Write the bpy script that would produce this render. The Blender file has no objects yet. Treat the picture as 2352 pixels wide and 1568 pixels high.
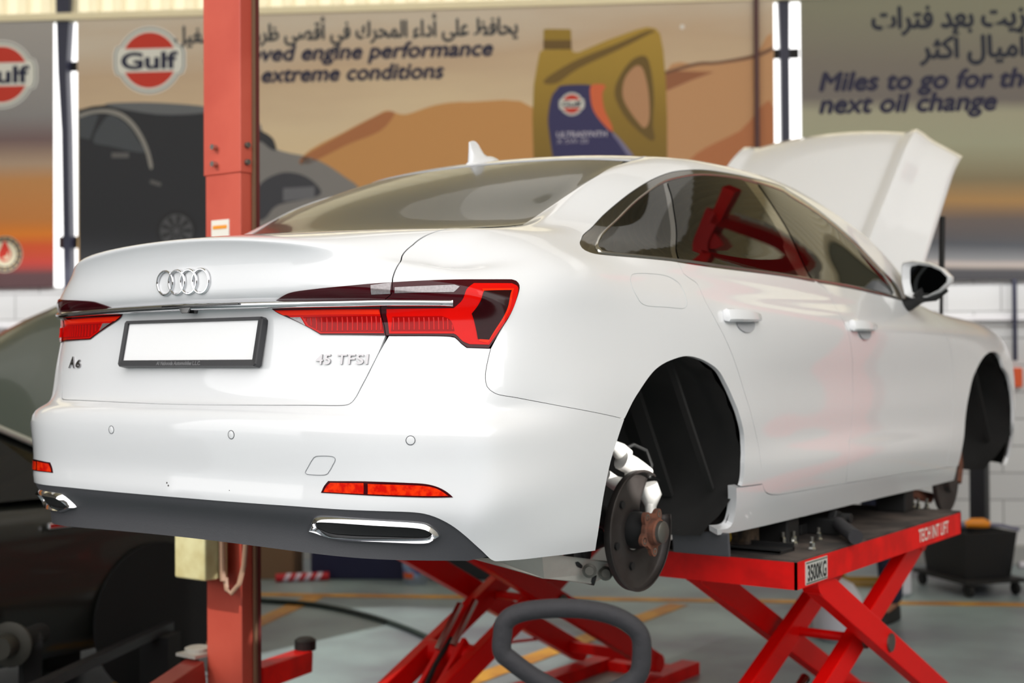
import bpy, math, random
import numpy as np
from mathutils import Vector, Matrix
from mathutils.geometry import delaunay_2d_cdt
random.seed(4)
SC = bpy.context.scene
COL = SC.collection

# ------------------------------------------------------------------ camera, light, exposure
LIFT = 0.85                                  # height of the car's datum above the workshop floor
YAW, PITCH, ROLL, FPX = 0.626049, 0.012670, -0.005905, 3081.2
CAM = Vector((2.7769, -2.3165, 0.7502 + LIFT))
fw = Vector((-math.sin(YAW)*math.cos(PITCH), math.cos(YAW)*math.cos(PITCH), math.sin(PITCH)))
ri = Vector((math.cos(YAW), math.sin(YAW), 0)); up = ri.cross(fw)
ri, up = math.cos(ROLL)*ri + math.sin(ROLL)*up, -math.sin(ROLL)*ri + math.cos(ROLL)*up
cd = bpy.data.cameras.new('camera'); cam = bpy.data.objects.new('camera', cd); COL.objects.link(cam)
cam.matrix_world = Matrix(((ri.x, up.x, -fw.x, CAM.x), (ri.y, up.y, -fw.y, CAM.y), (ri.z, up.z, -fw.z, CAM.z), (0, 0, 0, 1)))
cd.sensor_width = 36.0; cd.lens = FPX/2352*36.0; cd.clip_end = 200
cd.dof.use_dof = True; cd.dof.focus_distance = 3.25; cd.dof.aperture_fstop = 2.6
SC.camera = cam
SC.view_settings.view_transform = 'Standard'; SC.view_settings.look = 'None'
SC.view_settings.gamma = 1.0; SC.view_settings.use_curve_mapping = False
SC.view_settings.exposure = 0.06

W_O = Vector((-3.5145, 6.3829, 0)); W_S = Vector((0.8576, 0.5143, 0)); W_N = Vector((0.5143, -0.8576, 0))
def wall(s, n, z): return W_O + W_S*s + W_N*n + Vector((0, 0, z))
WALL_ROT = math.atan2(0.5143, 0.8576)

world = bpy.data.worlds.new('daylight'); SC.world = world; world.use_nodes = True
bg = world.node_tree.nodes['Background']; bg.inputs[0].default_value = (1.0, 0.985, 0.97, 1); bg.inputs[1].default_value = 2.25

def light(name, kind, loc, target, energy, color=(1, 1, 1), **kw):
    d = bpy.data.lights.new(name, kind); o = bpy.data.objects.new(name, d); COL.objects.link(o)
    o.location = loc; d.energy = energy; d.color = color
    o.rotation_euler = (Vector(target) - Vector(loc)).to_track_quat('-Z', 'Y').to_euler()
    for k, v in kw.items(): setattr(d, k, v)
    return o
# low sun slipping in under the roof: on the red post and on a patch of floor
light('sun_on_post', 'SPOT', (-2.6, -4.2, 6.3), (-1.17, 1.26, 2.55), 880, (1.0, .93, .82), spot_size=math.radians(11), spot_blend=.3, shadow_soft_size=.04)
light('sun_on_box', 'SPOT', (-2.6, -4.2, 6.3), (-1.22, 1.13, .86), 1700, (1.0, .95, .85), spot_size=math.radians(4.6), spot_blend=.7, shadow_soft_size=.06)
light('sun_on_floor', 'SPOT', (-1.9, 2.3, 5.3), (-2.25, 3.25, 0), 900, (1.0, .97, .92), spot_size=math.radians(25), spot_blend=.12, shadow_soft_size=.04)
light('arch_spot', 'SPOT', (3.2, 1.0, 2.05), (.70, 1.18, 1.27), 700, (1.0, .97, .92), spot_size=math.radians(5.2), spot_blend=.2, shadow_soft_size=.02)  # local spot added to brighten the wheel carrier in the arch

# area lamps added overhead as roof daylight, to brighten banners and car side
for s_, n_, e_ in ((-6.5, 2.6, 30), (-2.2, 2.6, 28), (2.1, 2.6, 24), (6.0, 2.6, 26), (-2.2, 6.0, 6), (6.0, 11.0, 150)):
    o = light('overhead_fill', 'AREA', wall(s_, n_, 5.55), wall(s_, n_*.4, 1.5), e_, (1.0, .98, .94)); o.data.shape = 'RECTANGLE'; o.data.size = 5.6; o.data.size_y = 3.4

# ------------------------------------------------------------------ materials
def lin(c):
    c = c/255.0
    return c/12.92 if c <= .04045 else ((c+.055)/1.055)**2.4
MATS = {}
def M(name, rgb=(128, 128, 128), rough=.5, metal=0.0, coat=0.0, var=0.0, scale=8.0, bump=0.0, spec=.5, rgb2=None, emit=0.0, trans=0.0, detail=4.0):
    if name in MATS: return MATS[name]
    m = bpy.data.materials.new(name); m.use_nodes = True; nt = m.node_tree; b = nt.nodes['Principled BSDF']
    c = tuple(lin(v) for v in rgb)+(1,)
    b.inputs['Base Color'].default_value = c; b.inputs['Roughness'].default_value = rough; b.inputs['Metallic'].default_value = metal
    b.inputs['Specular IOR Level'].default_value = spec
    b.inputs['Coat Weight'].default_value = coat; b.inputs['Coat Roughness'].default_value = .03
    if trans: b.inputs['Transmission Weight'].default_value = trans
    if emit: b.inputs['Emission Color'].default_value = c; b.inputs['Emission Strength'].default_value = emit
    if var or bump or rgb2:
        tc = nt.nodes.new('ShaderNodeTexCoord'); n = nt.nodes.new('ShaderNodeTexNoise'); n.inputs['Scale'].default_value = scale; n.inputs['Detail'].default_value = detail
        nt.links.new(tc.outputs['Object'], n.inputs['Vector'])
        mx = nt.nodes.new('ShaderNodeMix'); mx.data_type = 'RGBA'
        c2 = tuple(lin(v) for v in rgb2)+(1,) if rgb2 else tuple(v*(1-var) for v in c[:3])+(1,)
        mx.inputs['A'].default_value = c; mx.inputs['B'].default_value = c2
        if rgb2:
            cr = nt.nodes.new('ShaderNodeValToRGB'); cr.color_ramp.elements[0].position = .5-.12; cr.color_ramp.elements[1].position = .5+.12
            nt.links.new(n.outputs['Fac'], cr.inputs['Fac']); nt.links.new(cr.outputs['Color'], mx.inputs['Factor'])
        else: nt.links.new(n.outputs['Fac'], mx.inputs['Factor'])
        nt.links.new(mx.outputs['Result'], b.inputs['Base Color'])
        if bump:
            bp = nt.nodes.new('ShaderNodeBump'); bp.inputs['Strength'].default_value = bump; bp.inputs['Distance'].default_value = .01
            nt.links.new(n.outputs['Fac'], bp.inputs['Height']); nt.links.new(bp.outputs['Normal'], b.inputs['Normal'])
    MATS[name] = m; return m
def ramp_mat(name, stops, z0, z1, rough=.6, warp=.25, sx=.5, sz=4.0, tilt=0.0):
    """printed artwork: a colour ramp along local Z, bent by stretched noise"""
    m = bpy.data.materials.new(name); m.use_nodes = True; nt = m.node_tree; b = nt.nodes['Principled BSDF']; b.inputs['Roughness'].default_value = rough
    L = nt.links.new
    tc = nt.nodes.new('ShaderNodeTexCoord'); mp = nt.nodes.new('ShaderNodeMapping'); mp.inputs['Scale'].default_value = (sx, 1, sz)
    n = nt.nodes.new('ShaderNodeTexNoise'); n.inputs['Scale'].default_value = 1.0; n.inputs['Detail'].default_value = 3
    L(tc.outputs['Object'], mp.inputs['Vector']); L(mp.outputs['Vector'], n.inputs['Vector'])
    sp = nt.nodes.new('ShaderNodeSeparateXYZ'); L(tc.outputs['Object'], sp.inputs['Vector'])
    tl = nt.nodes.new('ShaderNodeMath'); tl.operation = 'MULTIPLY_ADD'; tl.inputs[1].default_value = tilt; L(sp.outputs['X'], tl.inputs[0]); L(sp.outputs['Z'], tl.inputs[2])
    mr = nt.nodes.new('ShaderNodeMapRange'); mr.inputs['From Min'].default_value = z0; mr.inputs['From Max'].default_value = z1; L(tl.outputs[0], mr.inputs['Value'])
    ma = nt.nodes.new('ShaderNodeMath'); ma.operation = 'MULTIPLY_ADD'; ma.inputs[1].default_value = warp; L(n.outputs['Fac'], ma.inputs[0]); L(mr.outputs['Result'], ma.inputs[2])
    mb = nt.nodes.new('ShaderNodeMath'); mb.operation = 'SUBTRACT'; mb.inputs[1].default_value = warp*.5; L(ma.outputs[0], mb.inputs[0])
    cr = nt.nodes.new('ShaderNodeValToRGB'); el = cr.color_ramp.elements
    while len(el) < len(stops): el.new(.5)
    for e, (p, c) in zip(el, stops): e.position = p
    for e, (p, c) in zip(el, stops): e.color = tuple(lin(v) for v in c)+(1,)
    L(mb.outputs[0], cr.inputs['Fac']); L(cr.outputs['Color'], b.inputs['Base Color'])
    return m

paint = M('white_paint', (233, 234, 236), .32, coat=1.0, var=.03, scale=3)
paint_in = M('white_paint_edge', (215, 214, 208), .5)
black_gloss = M('black_gloss', (12, 12, 13), .06, coat=1.0)
black_plastic = M('black_plastic', (72, 72, 76), .5, var=.15, scale=250, bump=.05)
dark_plastic = M('dark_plastic', (26, 26, 27), .6, var=.3, scale=18)
liner_felt = M('liner_felt', (40, 39, 38), .9, var=.45, scale=9, bump=.4)
shell_black = M('shell_black', (5, 5, 6), .9)
tint = M('tinted_glass', (6, 7, 7), .015, spec=.35)
rear_tint = M('dusty_rear_glass', (66, 67, 61), .30, spec=.8, var=.35, scale=240, coat=.5)
chrome = M('chrome', (225, 225, 228), .06, 1.0)
chrome_sat = M('satin_chrome', (205, 203, 198), .2, 1.0)
lamp_dark = M('lamp_smoked_red', (62, 4, 14), .05, spec=.35)
lamp_black = M('lamp_dark_cell', (44, 5, 10), .12, spec=.2, var=.4, scale=90)
lamp_red = M('lamp_red_lens', (226, 12, 6), .08, spec=.22, var=.18, scale=14)
lamp_bright = M('lamp_bright_red', (252, 44, 10), .1, spec=.2)
lamp_deep = M('lamp_ribbed_red', (160, 6, 8), .1, spec=.2)
lamp_silver = M('lamp_silver_lens', (168, 160, 162), .2, .4, coat=1.0, var=.6, scale=160)
reflex = M('reflector_orange_red', (244, 56, 10), .15, spec=.2, rgb2=(206, 16, 6), scale=60)
plate_white = M('plate_white', (246, 246, 247), .45)
frame_grey = M('plate_frame_black', (48, 48, 51), .4)
lift_red = M('lift_red_paint', (232, 10, 8), .4, spec=.25, var=.15, scale=6)
lift_red_worn = M('lift_red_worn', (236, 14, 9), .45, spec=.25, rgb2=(206, 12, 9), scale=9, detail=8)
deck_grime = M('platform_grime', (86, 76, 70), .75, rgb2=(48, 42, 40), scale=7, bump=.2)
steel = M('bright_steel', (190, 190, 186), .22, 1.0)
steel_dull = M('dull_steel', (120, 118, 112), .5, .8, var=.3, scale=30)
rust = M('rusty_iron', (122, 74, 54), .8, rgb2=(92, 60, 48), scale=40, bump=.3)
shield_mat = M('brake_shield_iron', (62, 57, 55), .55, .35, rgb2=(50, 44, 42), scale=12)
alu = M('cast_aluminium', (196, 192, 184), .5, .35, var=.2, scale=25, bump=.1)
rubber = M('black_rubber', (22, 22, 22), .65)
foam = M('foam_grip', (44, 43, 47), .75, var=.2, scale=90, bump=.2)
post_red = M('post_red_paint', (196, 84, 66), .5, rgb2=(184, 72, 56), scale=3)
post_cream = M('control_box_cream', (226, 220, 172), .55, rgb2=(204, 192, 140), scale=9)
navy = M('navy_steel', (30, 32, 58), .45)
cream_sheet = M('cream_sheet', (226, 212, 178), .6)
block_white = M('painted_block', (214, 213, 212), .7, var=.12, scale=14, bump=.3)
olive = M('olive_car_paint', (72, 80, 73), .3, coat=.6)
olive_shaded = M('olive_paint_shaded', (30, 31, 28), .35, coat=.4)  # the olive paint again, darkened for the deep shadow on this car
ink = M('navy_ink', (22, 22, 48), .6)
ink_arab = M('slate_ink', (50, 54, 58), .6)
white_print = M('white_print', (226, 224, 216), .6)

# ------------------------------------------------------------------ mesh helpers
class MB:
    def __init__(s): s.v = []; s.f = []
    def add(s, vs, fs):
        o = len(s.v); s.v += [tuple(p) for p in vs]; s.f += [tuple(i+o for i in f) for f in fs]; return s
    def box(s, c, d, R=None):
        c = Vector(c); hx, hy, hz = d[0]/2, d[1]/2, d[2]/2
        vs = [Vector((x, y, z)) for x in (-hx, hx) for y in (-hy, hy) for z in (-hz, hz)]
        if R is not None: vs = [R @ v for v in vs]
        return s.add([c+v for v in vs], [(0, 1, 3, 2), (4, 6, 7, 5), (0, 4, 5, 1), (2, 3, 7, 6), (0, 2, 6, 4), (1, 5, 7, 3)])
    def beam(s, a, b, w, h, side=(1, 0, 0)):
        """rectangular bar from a to b; w along 'side', h across"""
        a = Vector(a); b = Vector(b); d = (b-a).normalized(); sx = Vector(side).normalized(); u = d.cross(sx).normalized()
        vs = [p + sx*i*w/2 + u*j*h/2 for p in (a, b) for i, j in ((-1, -1), (1, -1), (1, 1), (-1, 1))]
        return s.add(vs, [(3, 2, 1, 0), (4, 5, 6, 7)] + [(i, (i+1) % 4, (i+1) % 4+4, i+4) for i in range(4)])
    def tube(s, pts, r, n=12, closed=False, caps=True):
        pts = [Vector(p) for p in pts]; m = len(pts); rs = r if isinstance(r, (list, tuple)) else [r]*m
        prev = None; rings = []
        for i, p in enumerate(pts):
            t = (pts[(i+1) % m]-pts[i-1]) if closed else (pts[min(i+1, m-1)]-pts[max(i-1, 0)])
            t.normalize()
            a = prev if prev is not None else (Vector((0, 0, 1)) if abs(t.z) < .9 else Vector((1, 0, 0)))
            a = (a - t*a.dot(t)).normalized(); b = t.cross(a); prev = a
            rings.append([p + (a*math.cos(2*math.pi*k/n)+b*math.sin(2*math.pi*k/n))*rs[i] for k in range(n)])
        vs = [v for rg in rings for v in rg]; fs = []
        for i in range(m if closed else m-1):
            j = (i+1) % m
            fs += [(i*n+k, i*n+(k+1) % n, j*n+(k+1) % n, j*n+k) for k in range(n)]
        if caps and not closed: fs += [tuple(range(n-1, -1, -1)), tuple((m-1)*n+k for k in range(n))]
        return s.add(vs, fs)
    def cyl(s, a, b, r, n=20, r2=None): return s.tube([a, b], [r, r if r2 is None else r2], n)
    def lathe(s, prof, o, ax, n=32, caps=True):
        """prof: (distance along axis, radius)"""
        o = Vector(o); ax = Vector(ax).normalized(); a = (Vector((0, 0, 1)) if abs(ax.z) < .9 else Vector((1, 0, 0)))
        a = (a-ax*a.dot(ax)).normalized(); b = ax.cross(a); m = len(prof)
        vs = [o+ax*d+(a*math.cos(2*math.pi*k/n)+b*math.sin(2*math.pi*k/n))*r for d, r in prof for k in range(n)]
        fs = [(i*n+k, i*n+(k+1) % n, (i+1)*n+(k+1) % n, (i+1)*n+k) for i in range(m-1) for k in range(n)]
        if caps: fs += [tuple(range(n-1, -1, -1)), tuple((m-1)*n+k for k in range(n))]
        return s.add(vs, fs)
    def prism(s, poly, fn0, fn1):
        n = len(poly); vs = [fn0(*p) for p in poly]+[fn1(*p) for p in poly]
        return s.add(vs, [tuple(range(n-1, -1, -1)), tuple(range(n, 2*n))]+[(i, (i+1) % n, (i+1) % n+n, i+n) for i in range(n)])
    def ball(s, c, r, nu=16, nv=10, sc=(1, 1, 1)):
        c = Vector(c)
        return s.lathe_raw([(-math.cos(math.pi*j/nv)*r, max(math.sin(math.pi*j/nv)*r, r*.01)) for j in range(nv+1)], c, sc, nu)
    def lathe_raw(s, prof, c, sc, n):
        vs = [c+Vector((r*math.cos(2*math.pi*k/n)*sc[0], r*math.sin(2*math.pi*k/n)*sc[1], d*sc[2])) for d, r in prof for k in range(n)]; m = len(prof)
        fs = [(i*n+k, i*n+(k+1) % n, (i+1)*n+(k+1) % n, (i+1)*n+k) for i in range(m-1) for k in range(n)]+[tuple(range(n-1, -1, -1)), tuple((m-1)*n+k for k in range(n))]
        return s.add(vs, fs)
    def build(s, name, mat, parent=None, smooth=False, bevel=0.0, solid=0.0, sub=0, loc=None, auto=None):
        me = bpy.data.meshes.new(name); me.from_pydata(s.v, [], s.f); me.materials.append(mat)
        import bmesh
        bm = bmesh.new(); bm.from_mesh(me); bmesh.ops.recalc_face_normals(bm, faces=bm.faces); bm.to_mesh(me); bm.free()
        if smooth:
            for p in me.polygons: p.use_smooth = True
            me.set_sharp_from_angle(angle=math.radians(auto or 40))
        o = bpy.data.objects.new(name, me); COL.objects.link(o)
        if parent: o.parent = parent
        if loc: o.location = loc
        if bevel:
            md = o.modifiers.new('bevel', 'BEVEL'); md.width = bevel; md.segments = 2; md.limit_method = 'ANGLE'
        if solid:
            md = o.modifiers.new('solid', 'SOLIDIFY'); md.thickness = solid; md.offset = 0
        if sub:
            md = o.modifiers.new('sub', 'SUBSURF'); md.levels = sub; md.render_levels = sub
        return o
def tag(o, label=None, cat=None, group=None, kind=None):
    if label: o['label'] = label
    if cat: o['category'] = cat
    if group: o['group'] = group
    if kind: o['kind'] = kind
    return o
def thing(name, label, cat, loc=(0, 0, 0), rz=0.0, group=None):
    o = bpy.data.objects.new(name, None); COL.objects.link(o); o.location = loc; o.rotation_euler = (0, 0, rz); o.empty_display_size = .1
    return tag(o, label, cat, group)
def struct(o): o['kind'] = 'structure'; return o
def dup(root, loc, label=None, group=None):
    r = root.copy(); COL.objects.link(r); r.location = loc
    if label: r['label'] = label
    if group: r['group'] = group
    for ch in list(root.children):
        c = ch.copy(); COL.objects.link(c); c.parent = r
        for g in ch.children:
            d = g.copy(); COL.objects.link(d); d.parent = c
    return r
def text_mesh(body, size=1.0, shear=0.0, bold=0.0, extrude=0.0, spacing=1.0, sx=1.0):
    c = bpy.data.curves.new('lettering', 'FONT'); c.body = body; c.size = size; c.shear = shear; c.offset = bold; c.extrude = extrude; c.space_character = spacing; c.resolution_u = 4
    o = bpy.data.objects.new('lettering', c); COL.objects.link(o); bpy.context.view_layer.update()
    me = bpy.data.meshes.new_from_object(o.evaluated_get(bpy.context.evaluated_depsgraph_get()))
    v = np.array([p.co[:] for p in me.vertices]); v[:, 0] *= sx; f = [tuple(p.vertices) for p in me.polygons]
    bpy.data.objects.remove(o); bpy.data.curves.remove(c); bpy.data.meshes.remove(me)
    return v, f

# ------------------------------------------------------------------ body surface of the car (control net in metres: x right, y forward, z up)
NET = np.array([0,0.033,0.285,0.2948,0.0352,0.2822,0.5404,0.0538,0.2756,0.6878,0.1208,0.2698,0.786,0.2081,0.2651,0.845,0.278,0.262,0.872,0.5,0.25,0.875,0.8,0.238,0.87,1.1,0.225,0.855,1.45,0.198,0.845,1.9,0.19,0.845,2.4,0.19,0.845,2.9,0.19,0.85,3.3,0.19,0.86,3.7,0.195,0.87,4.02,0.2,0.875,4.35,0.2,0.8,4.65,0.2,0.55,4.84,0.2,0,4.9,0.2,0,0.03,0.345,0.299,0.0322,0.3426,0.5481,0.0515,0.3368,0.6976,0.1148,0.3297,0.7972,0.1897,0.3207,0.857,0.253,0.315,0.893,0.5,0.3,0.894,0.8,0.292,0.893,1.1,0.282,0.88,1.45,0.258,0.868,1.9,0.25,0.867,2.4,0.246,0.867,2.9,0.242,0.87,3.3,0.235,0.88,3.7,0.23,0.89,4.02,0.25,0.895,4.35,0.25,0.82,4.65,0.25,0.55,4.86,0.26,0,4.92,0.26,0,0,0.385,0.3087,0.0022,0.3844,0.566,0.0215,0.383,0.7203,0.0888,0.3817,0.8233,0.1737,0.3807,0.885,0.243,0.38,0.908,0.5,0.37,0.911,0.8,0.362,0.912,1.1,0.352,0.902,1.45,0.325,0.893,1.9,0.315,0.892,2.4,0.305,0.892,2.9,0.295,0.892,3.3,0.28,0.9,3.7,0.29,0.91,4.02,0.33,0.91,4.35,0.33,0.835,4.65,0.33,0.55,4.87,0.33,0,4.93,0.33,0,0.004,0.45,0.3133,0.0062,0.4488,0.5743,0.0255,0.4459,0.7309,0.0928,0.4434,0.8353,0.1777,0.4413,0.898,0.247,0.44,0.918,0.5,0.43,0.921,0.8,0.425,0.925,1.1,0.42,0.921,1.45,0.41,0.915,1.9,0.405,0.915,2.4,0.398,0.914,2.9,0.39,0.913,3.3,0.38,0.912,3.7,0.385,0.92,4.02,0.4,0.92,4.35,0.4,0.845,4.65,0.4,0.55,4.88,0.4,0,4.94,0.4,0,-0.002,0.515,0.3112,0.0002,0.5144,0.5705,0.0195,0.513,0.726,0.0868,0.5117,0.8298,0.1717,0.5107,0.892,0.241,0.51,0.924,0.5,0.505,0.926,0.8,0.5,0.93,1.1,0.495,0.92,1.45,0.48,0.897,1.9,0.47,0.894,2.4,0.463,0.895,2.9,0.455,0.9,3.3,0.45,0.913,3.7,0.455,0.925,4.02,0.475,0.922,4.35,0.475,0.85,4.65,0.475,0.55,4.88,0.47,0,4.94,0.47,0,-0.004,0.603,0.3122,-0.0018,0.6008,0.5724,0.0175,0.5956,0.7285,0.0848,0.5911,0.8326,0.1697,0.5874,0.895,0.239,0.585,0.925,0.5,0.575,0.926,0.8,0.565,0.93,1.1,0.56,0.924,1.45,0.555,0.903,1.9,0.55,0.899,2.4,0.545,0.9,2.9,0.54,0.905,3.3,0.535,0.915,3.7,0.54,0.926,4.02,0.555,0.922,4.35,0.55,0.85,4.65,0.55,0.55,4.88,0.54,0,4.94,0.54,0,0.028,0.63,0.3007,0.0304,0.6288,0.5513,0.0503,0.6259,0.7016,0.1182,0.6234,0.8019,0.2034,0.6213,0.862,0.273,0.62,0.922,0.5,0.63,0.924,0.8,0.625,0.928,1.1,0.62,0.921,1.45,0.62,0.903,1.9,0.62,0.899,2.4,0.615,0.901,2.9,0.61,0.906,3.3,0.605,0.915,3.7,0.61,0.924,4.02,0.62,0.92,4.35,0.61,0.85,4.65,0.61,0.55,4.88,0.6,0,4.94,0.6,0,0.054,0.655,0.3042,0.0567,0.655,0.5577,0.0768,0.655,0.7098,0.1438,0.655,0.8112,0.2277,0.655,0.872,0.296,0.655,0.915,0.5,0.685,0.92,0.8,0.685,0.924,1.1,0.685,0.92,1.45,0.685,0.907,1.9,0.685,0.904,2.4,0.68,0.906,2.9,0.675,0.909,3.3,0.67,0.914,3.7,0.67,0.92,4.02,0.68,0.916,4.35,0.67,0.845,4.65,0.67,0.55,4.87,0.66,0,4.93,0.66,0,0.068,0.735,0.3042,0.0704,0.735,0.5577,0.0901,0.735,0.7098,0.1571,0.735,0.8112,0.2413,0.735,0.872,0.31,0.735,0.905,0.5,0.745,0.913,0.8,0.75,0.919,1.1,0.75,0.922,1.45,0.75,0.918,1.9,0.75,0.916,2.4,0.745,0.917,2.9,0.74,0.916,3.3,0.735,0.914,3.7,0.735,0.914,4.02,0.745,0.908,4.35,0.735,0.835,4.65,0.73,0.55,4.84,0.72,0,4.9,0.72,0,0.084,0.82,0.3007,0.0859,0.82,0.5513,0.1045,0.82,0.7016,0.1705,0.82,0.8019,0.2539,0.82,0.862,0.322,0.82,0.897,0.5,0.815,0.907,0.8,0.815,0.914,1.1,0.815,0.921,1.45,0.815,0.924,1.9,0.815,0.925,2.4,0.812,0.925,2.9,0.81,0.921,3.3,0.805,0.913,3.7,0.8,0.905,4.02,0.8,0.895,4.35,0.785,0.82,4.65,0.77,0.55,4.79,0.76,0,4.85,0.76,0,0.08,0.882,0.2979,0.0817,0.882,0.5462,0.0998,0.882,0.6951,0.1658,0.882,0.7944,0.2495,0.882,0.854,0.318,0.882,0.893,0.5,0.875,0.902,0.8,0.87,0.908,1.1,0.868,0.916,1.45,0.866,0.921,1.9,0.865,0.924,2.4,0.862,0.923,2.9,0.858,0.918,3.3,0.852,0.907,3.7,0.845,0.895,4.02,0.842,0.88,4.35,0.825,0.8,4.65,0.8,0.55,4.74,0.79,0,4.8,0.79,0,0.046,0.918,0.2874,0.0479,0.9182,0.527,0.0671,0.9188,0.6707,0.1359,0.9193,0.7665,0.2229,0.9197,0.824,0.294,0.92,0.892,0.5,0.925,0.896,0.8,0.915,0.9,1.1,0.91,0.905,1.45,0.907,0.908,1.9,0.905,0.911,2.4,0.9,0.91,2.9,0.895,0.905,3.3,0.888,0.892,3.7,0.88,0.877,4.02,0.875,0.86,4.35,0.855,0.78,4.65,0.825,0.55,4.69,0.81,0,4.75,0.81,0,0.048,0.985,0.2693,0.0499,0.9832,0.4937,0.0697,0.9789,0.6284,0.1413,0.9751,0.7181,0.2319,0.972,0.772,0.306,0.97,0.877,0.5,0.975,0.88,0.8,0.962,0.883,1.1,0.952,0.886,1.45,0.945,0.888,1.9,0.94,0.89,2.4,0.935,0.889,2.9,0.928,0.882,3.3,0.92,0.865,3.7,0.91,0.85,4.02,0.9,0.835,4.35,0.88,0.75,4.65,0.845,0.55,4.64,0.83,0,4.7,0.83,0,0.036,1.052,0.2519,0.0384,1.0428,0.4617,0.06,1.0209,0.5877,0.1354,1.0016,0.6716,0.2304,0.9862,0.722,0.308,0.976,0.838,0.5,1.018,0.855,0.8,1.002,0.866,1.1,0.99,0.872,1.45,0.978,0.874,1.9,0.97,0.876,2.4,0.963,0.874,2.9,0.955,0.866,3.3,0.946,0.835,3.7,0.93,0.82,4.02,0.918,0.805,4.35,0.9,0.72,4.65,0.86,0.55,4.59,0.84,0,4.65,0.84,0,0.062,1.073,0.2424,0.0647,1.0668,0.4445,0.0878,1.0521,0.5657,0.1682,1.0392,0.6465,0.2694,1.0289,0.695,0.352,1.022,0.785,0.5,1.052,0.82,0.8,1.042,0.845,1.1,1.028,0.855,1.45,1.012,0.858,1.9,1.002,0.86,2.4,0.994,0.857,2.9,0.984,0.849,3.3,0.974,0.79,3.7,0.935,0.77,4.02,0.925,0.75,4.35,0.91,0.66,4.65,0.87,0.55,4.44,0.85,0,4.5,0.85,0,0.33,1.098,0.25,0.335,1.097,0.46,0.35,1.095,0.585,0.375,1.092,0.665,0.42,1.09,0.705,0.49,1.088,0.735,0.6,1.09,0.775,0.83,1.088,0.803,1.12,1.08,0.818,1.46,1.075,0.824,1.9,1.07,0.826,2.4,1.062,0.824,2.9,1.05,0.822,3.3,1.02,0.7,3.65,0.93,0.66,4,0.92,0.62,4.3,0.9,0.5,4.5,0.87,0.4,4.34,0.85,0,4.4,0.85,0,0.63,1.118,0.24,0.64,1.117,0.44,0.665,1.115,0.565,0.7,1.116,0.63,0.735,1.122,0.664,0.775,1.138,0.695,0.84,1.138,0.733,1,1.152,0.762,1.22,1.158,0.782,1.5,1.155,0.79,1.92,1.148,0.793,2.4,1.137,0.79,2.88,1.115,0.805,3.3,1.05,0.6,3.6,0.93,0.55,4,0.92,0.5,4.2,0.9,0.4,4.4,0.87,0.3,4.24,0.85,0,4.3,0.85,0,0.93,1.272,0.23,0.94,1.272,0.42,0.978,1.273,0.53,1.022,1.278,0.585,1.05,1.28,0.622,1.09,1.294,0.65,1.15,1.289,0.68,1.25,1.293,0.7,1.39,1.294,0.715,1.58,1.294,0.727,1.95,1.288,0.732,2.38,1.275,0.733,2.82,1.235,0.792,3.27,1.075,0.5,3.55,0.93,0.45,3.9,0.92,0.4,4.1,0.9,0.3,4.3,0.87,0.2,4.14,0.85,0,4.2,0.85,0,1.25,1.4,0.22,1.262,1.398,0.4,1.295,1.393,0.5,1.335,1.388,0.555,1.375,1.385,0.59,1.42,1.384,0.612,1.45,1.385,0.632,1.52,1.387,0.645,1.6,1.389,0.655,1.72,1.393,0.662,1.98,1.394,0.665,2.34,1.386,0.685,2.76,1.318,0.78,3.22,1.08,0.4,3.5,0.93,0.35,3.8,0.92,0.3,4,0.9,0.2,4.2,0.87,0.12,4.04,0.85,0,4.1,0.85,0,1.38,1.425,0.19,1.39,1.423,0.35,1.415,1.42,0.445,1.45,1.417,0.5,1.485,1.416,0.53,1.52,1.416,0.55,1.55,1.417,0.565,1.6,1.42,0.573,1.67,1.424,0.58,1.77,1.429,0.585,2,1.433,0.585,2.32,1.426,0.612,2.74,1.356,0.735,3.19,1.1,0.32,3.45,0.93,0.25,3.7,0.92,0.2,3.9,0.9,0.13,4.1,0.87,0.07,3.94,0.85,0,4,0.85,0,1.62,1.448,0.11,1.62,1.447,0.21,1.63,1.444,0.28,1.64,1.441,0.31,1.65,1.44,0.33,1.66,1.44,0.34,1.68,1.441,0.345,1.71,1.443,0.35,1.76,1.446,0.35,1.84,1.451,0.35,2.03,1.455,0.35,2.3,1.446,0.37,2.68,1.392,0.46,3.12,1.145,0.15,3.4,0.93,0.12,3.6,0.92,0.1,3.8,0.9,0.06,4,0.87,0.03,3.89,0.85,0,3.95,0.85,0,1.7,1.452,0,1.7,1.452,0,1.71,1.452,0,1.72,1.453,0,1.73,1.453,0,1.74,1.453,0,1.76,1.454,0,1.78,1.455,0,1.82,1.457,0,1.88,1.46,0,2.05,1.462,0,2.3,1.454,0,2.66,1.406,0,3.08,1.165,0,3.35,0.93,0,3.5,0.92,0,3.7,0.9,0,3.9,0.87,0,3.9,0.85,0,3.92,0.85], float).reshape(22, 20, 3)
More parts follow.
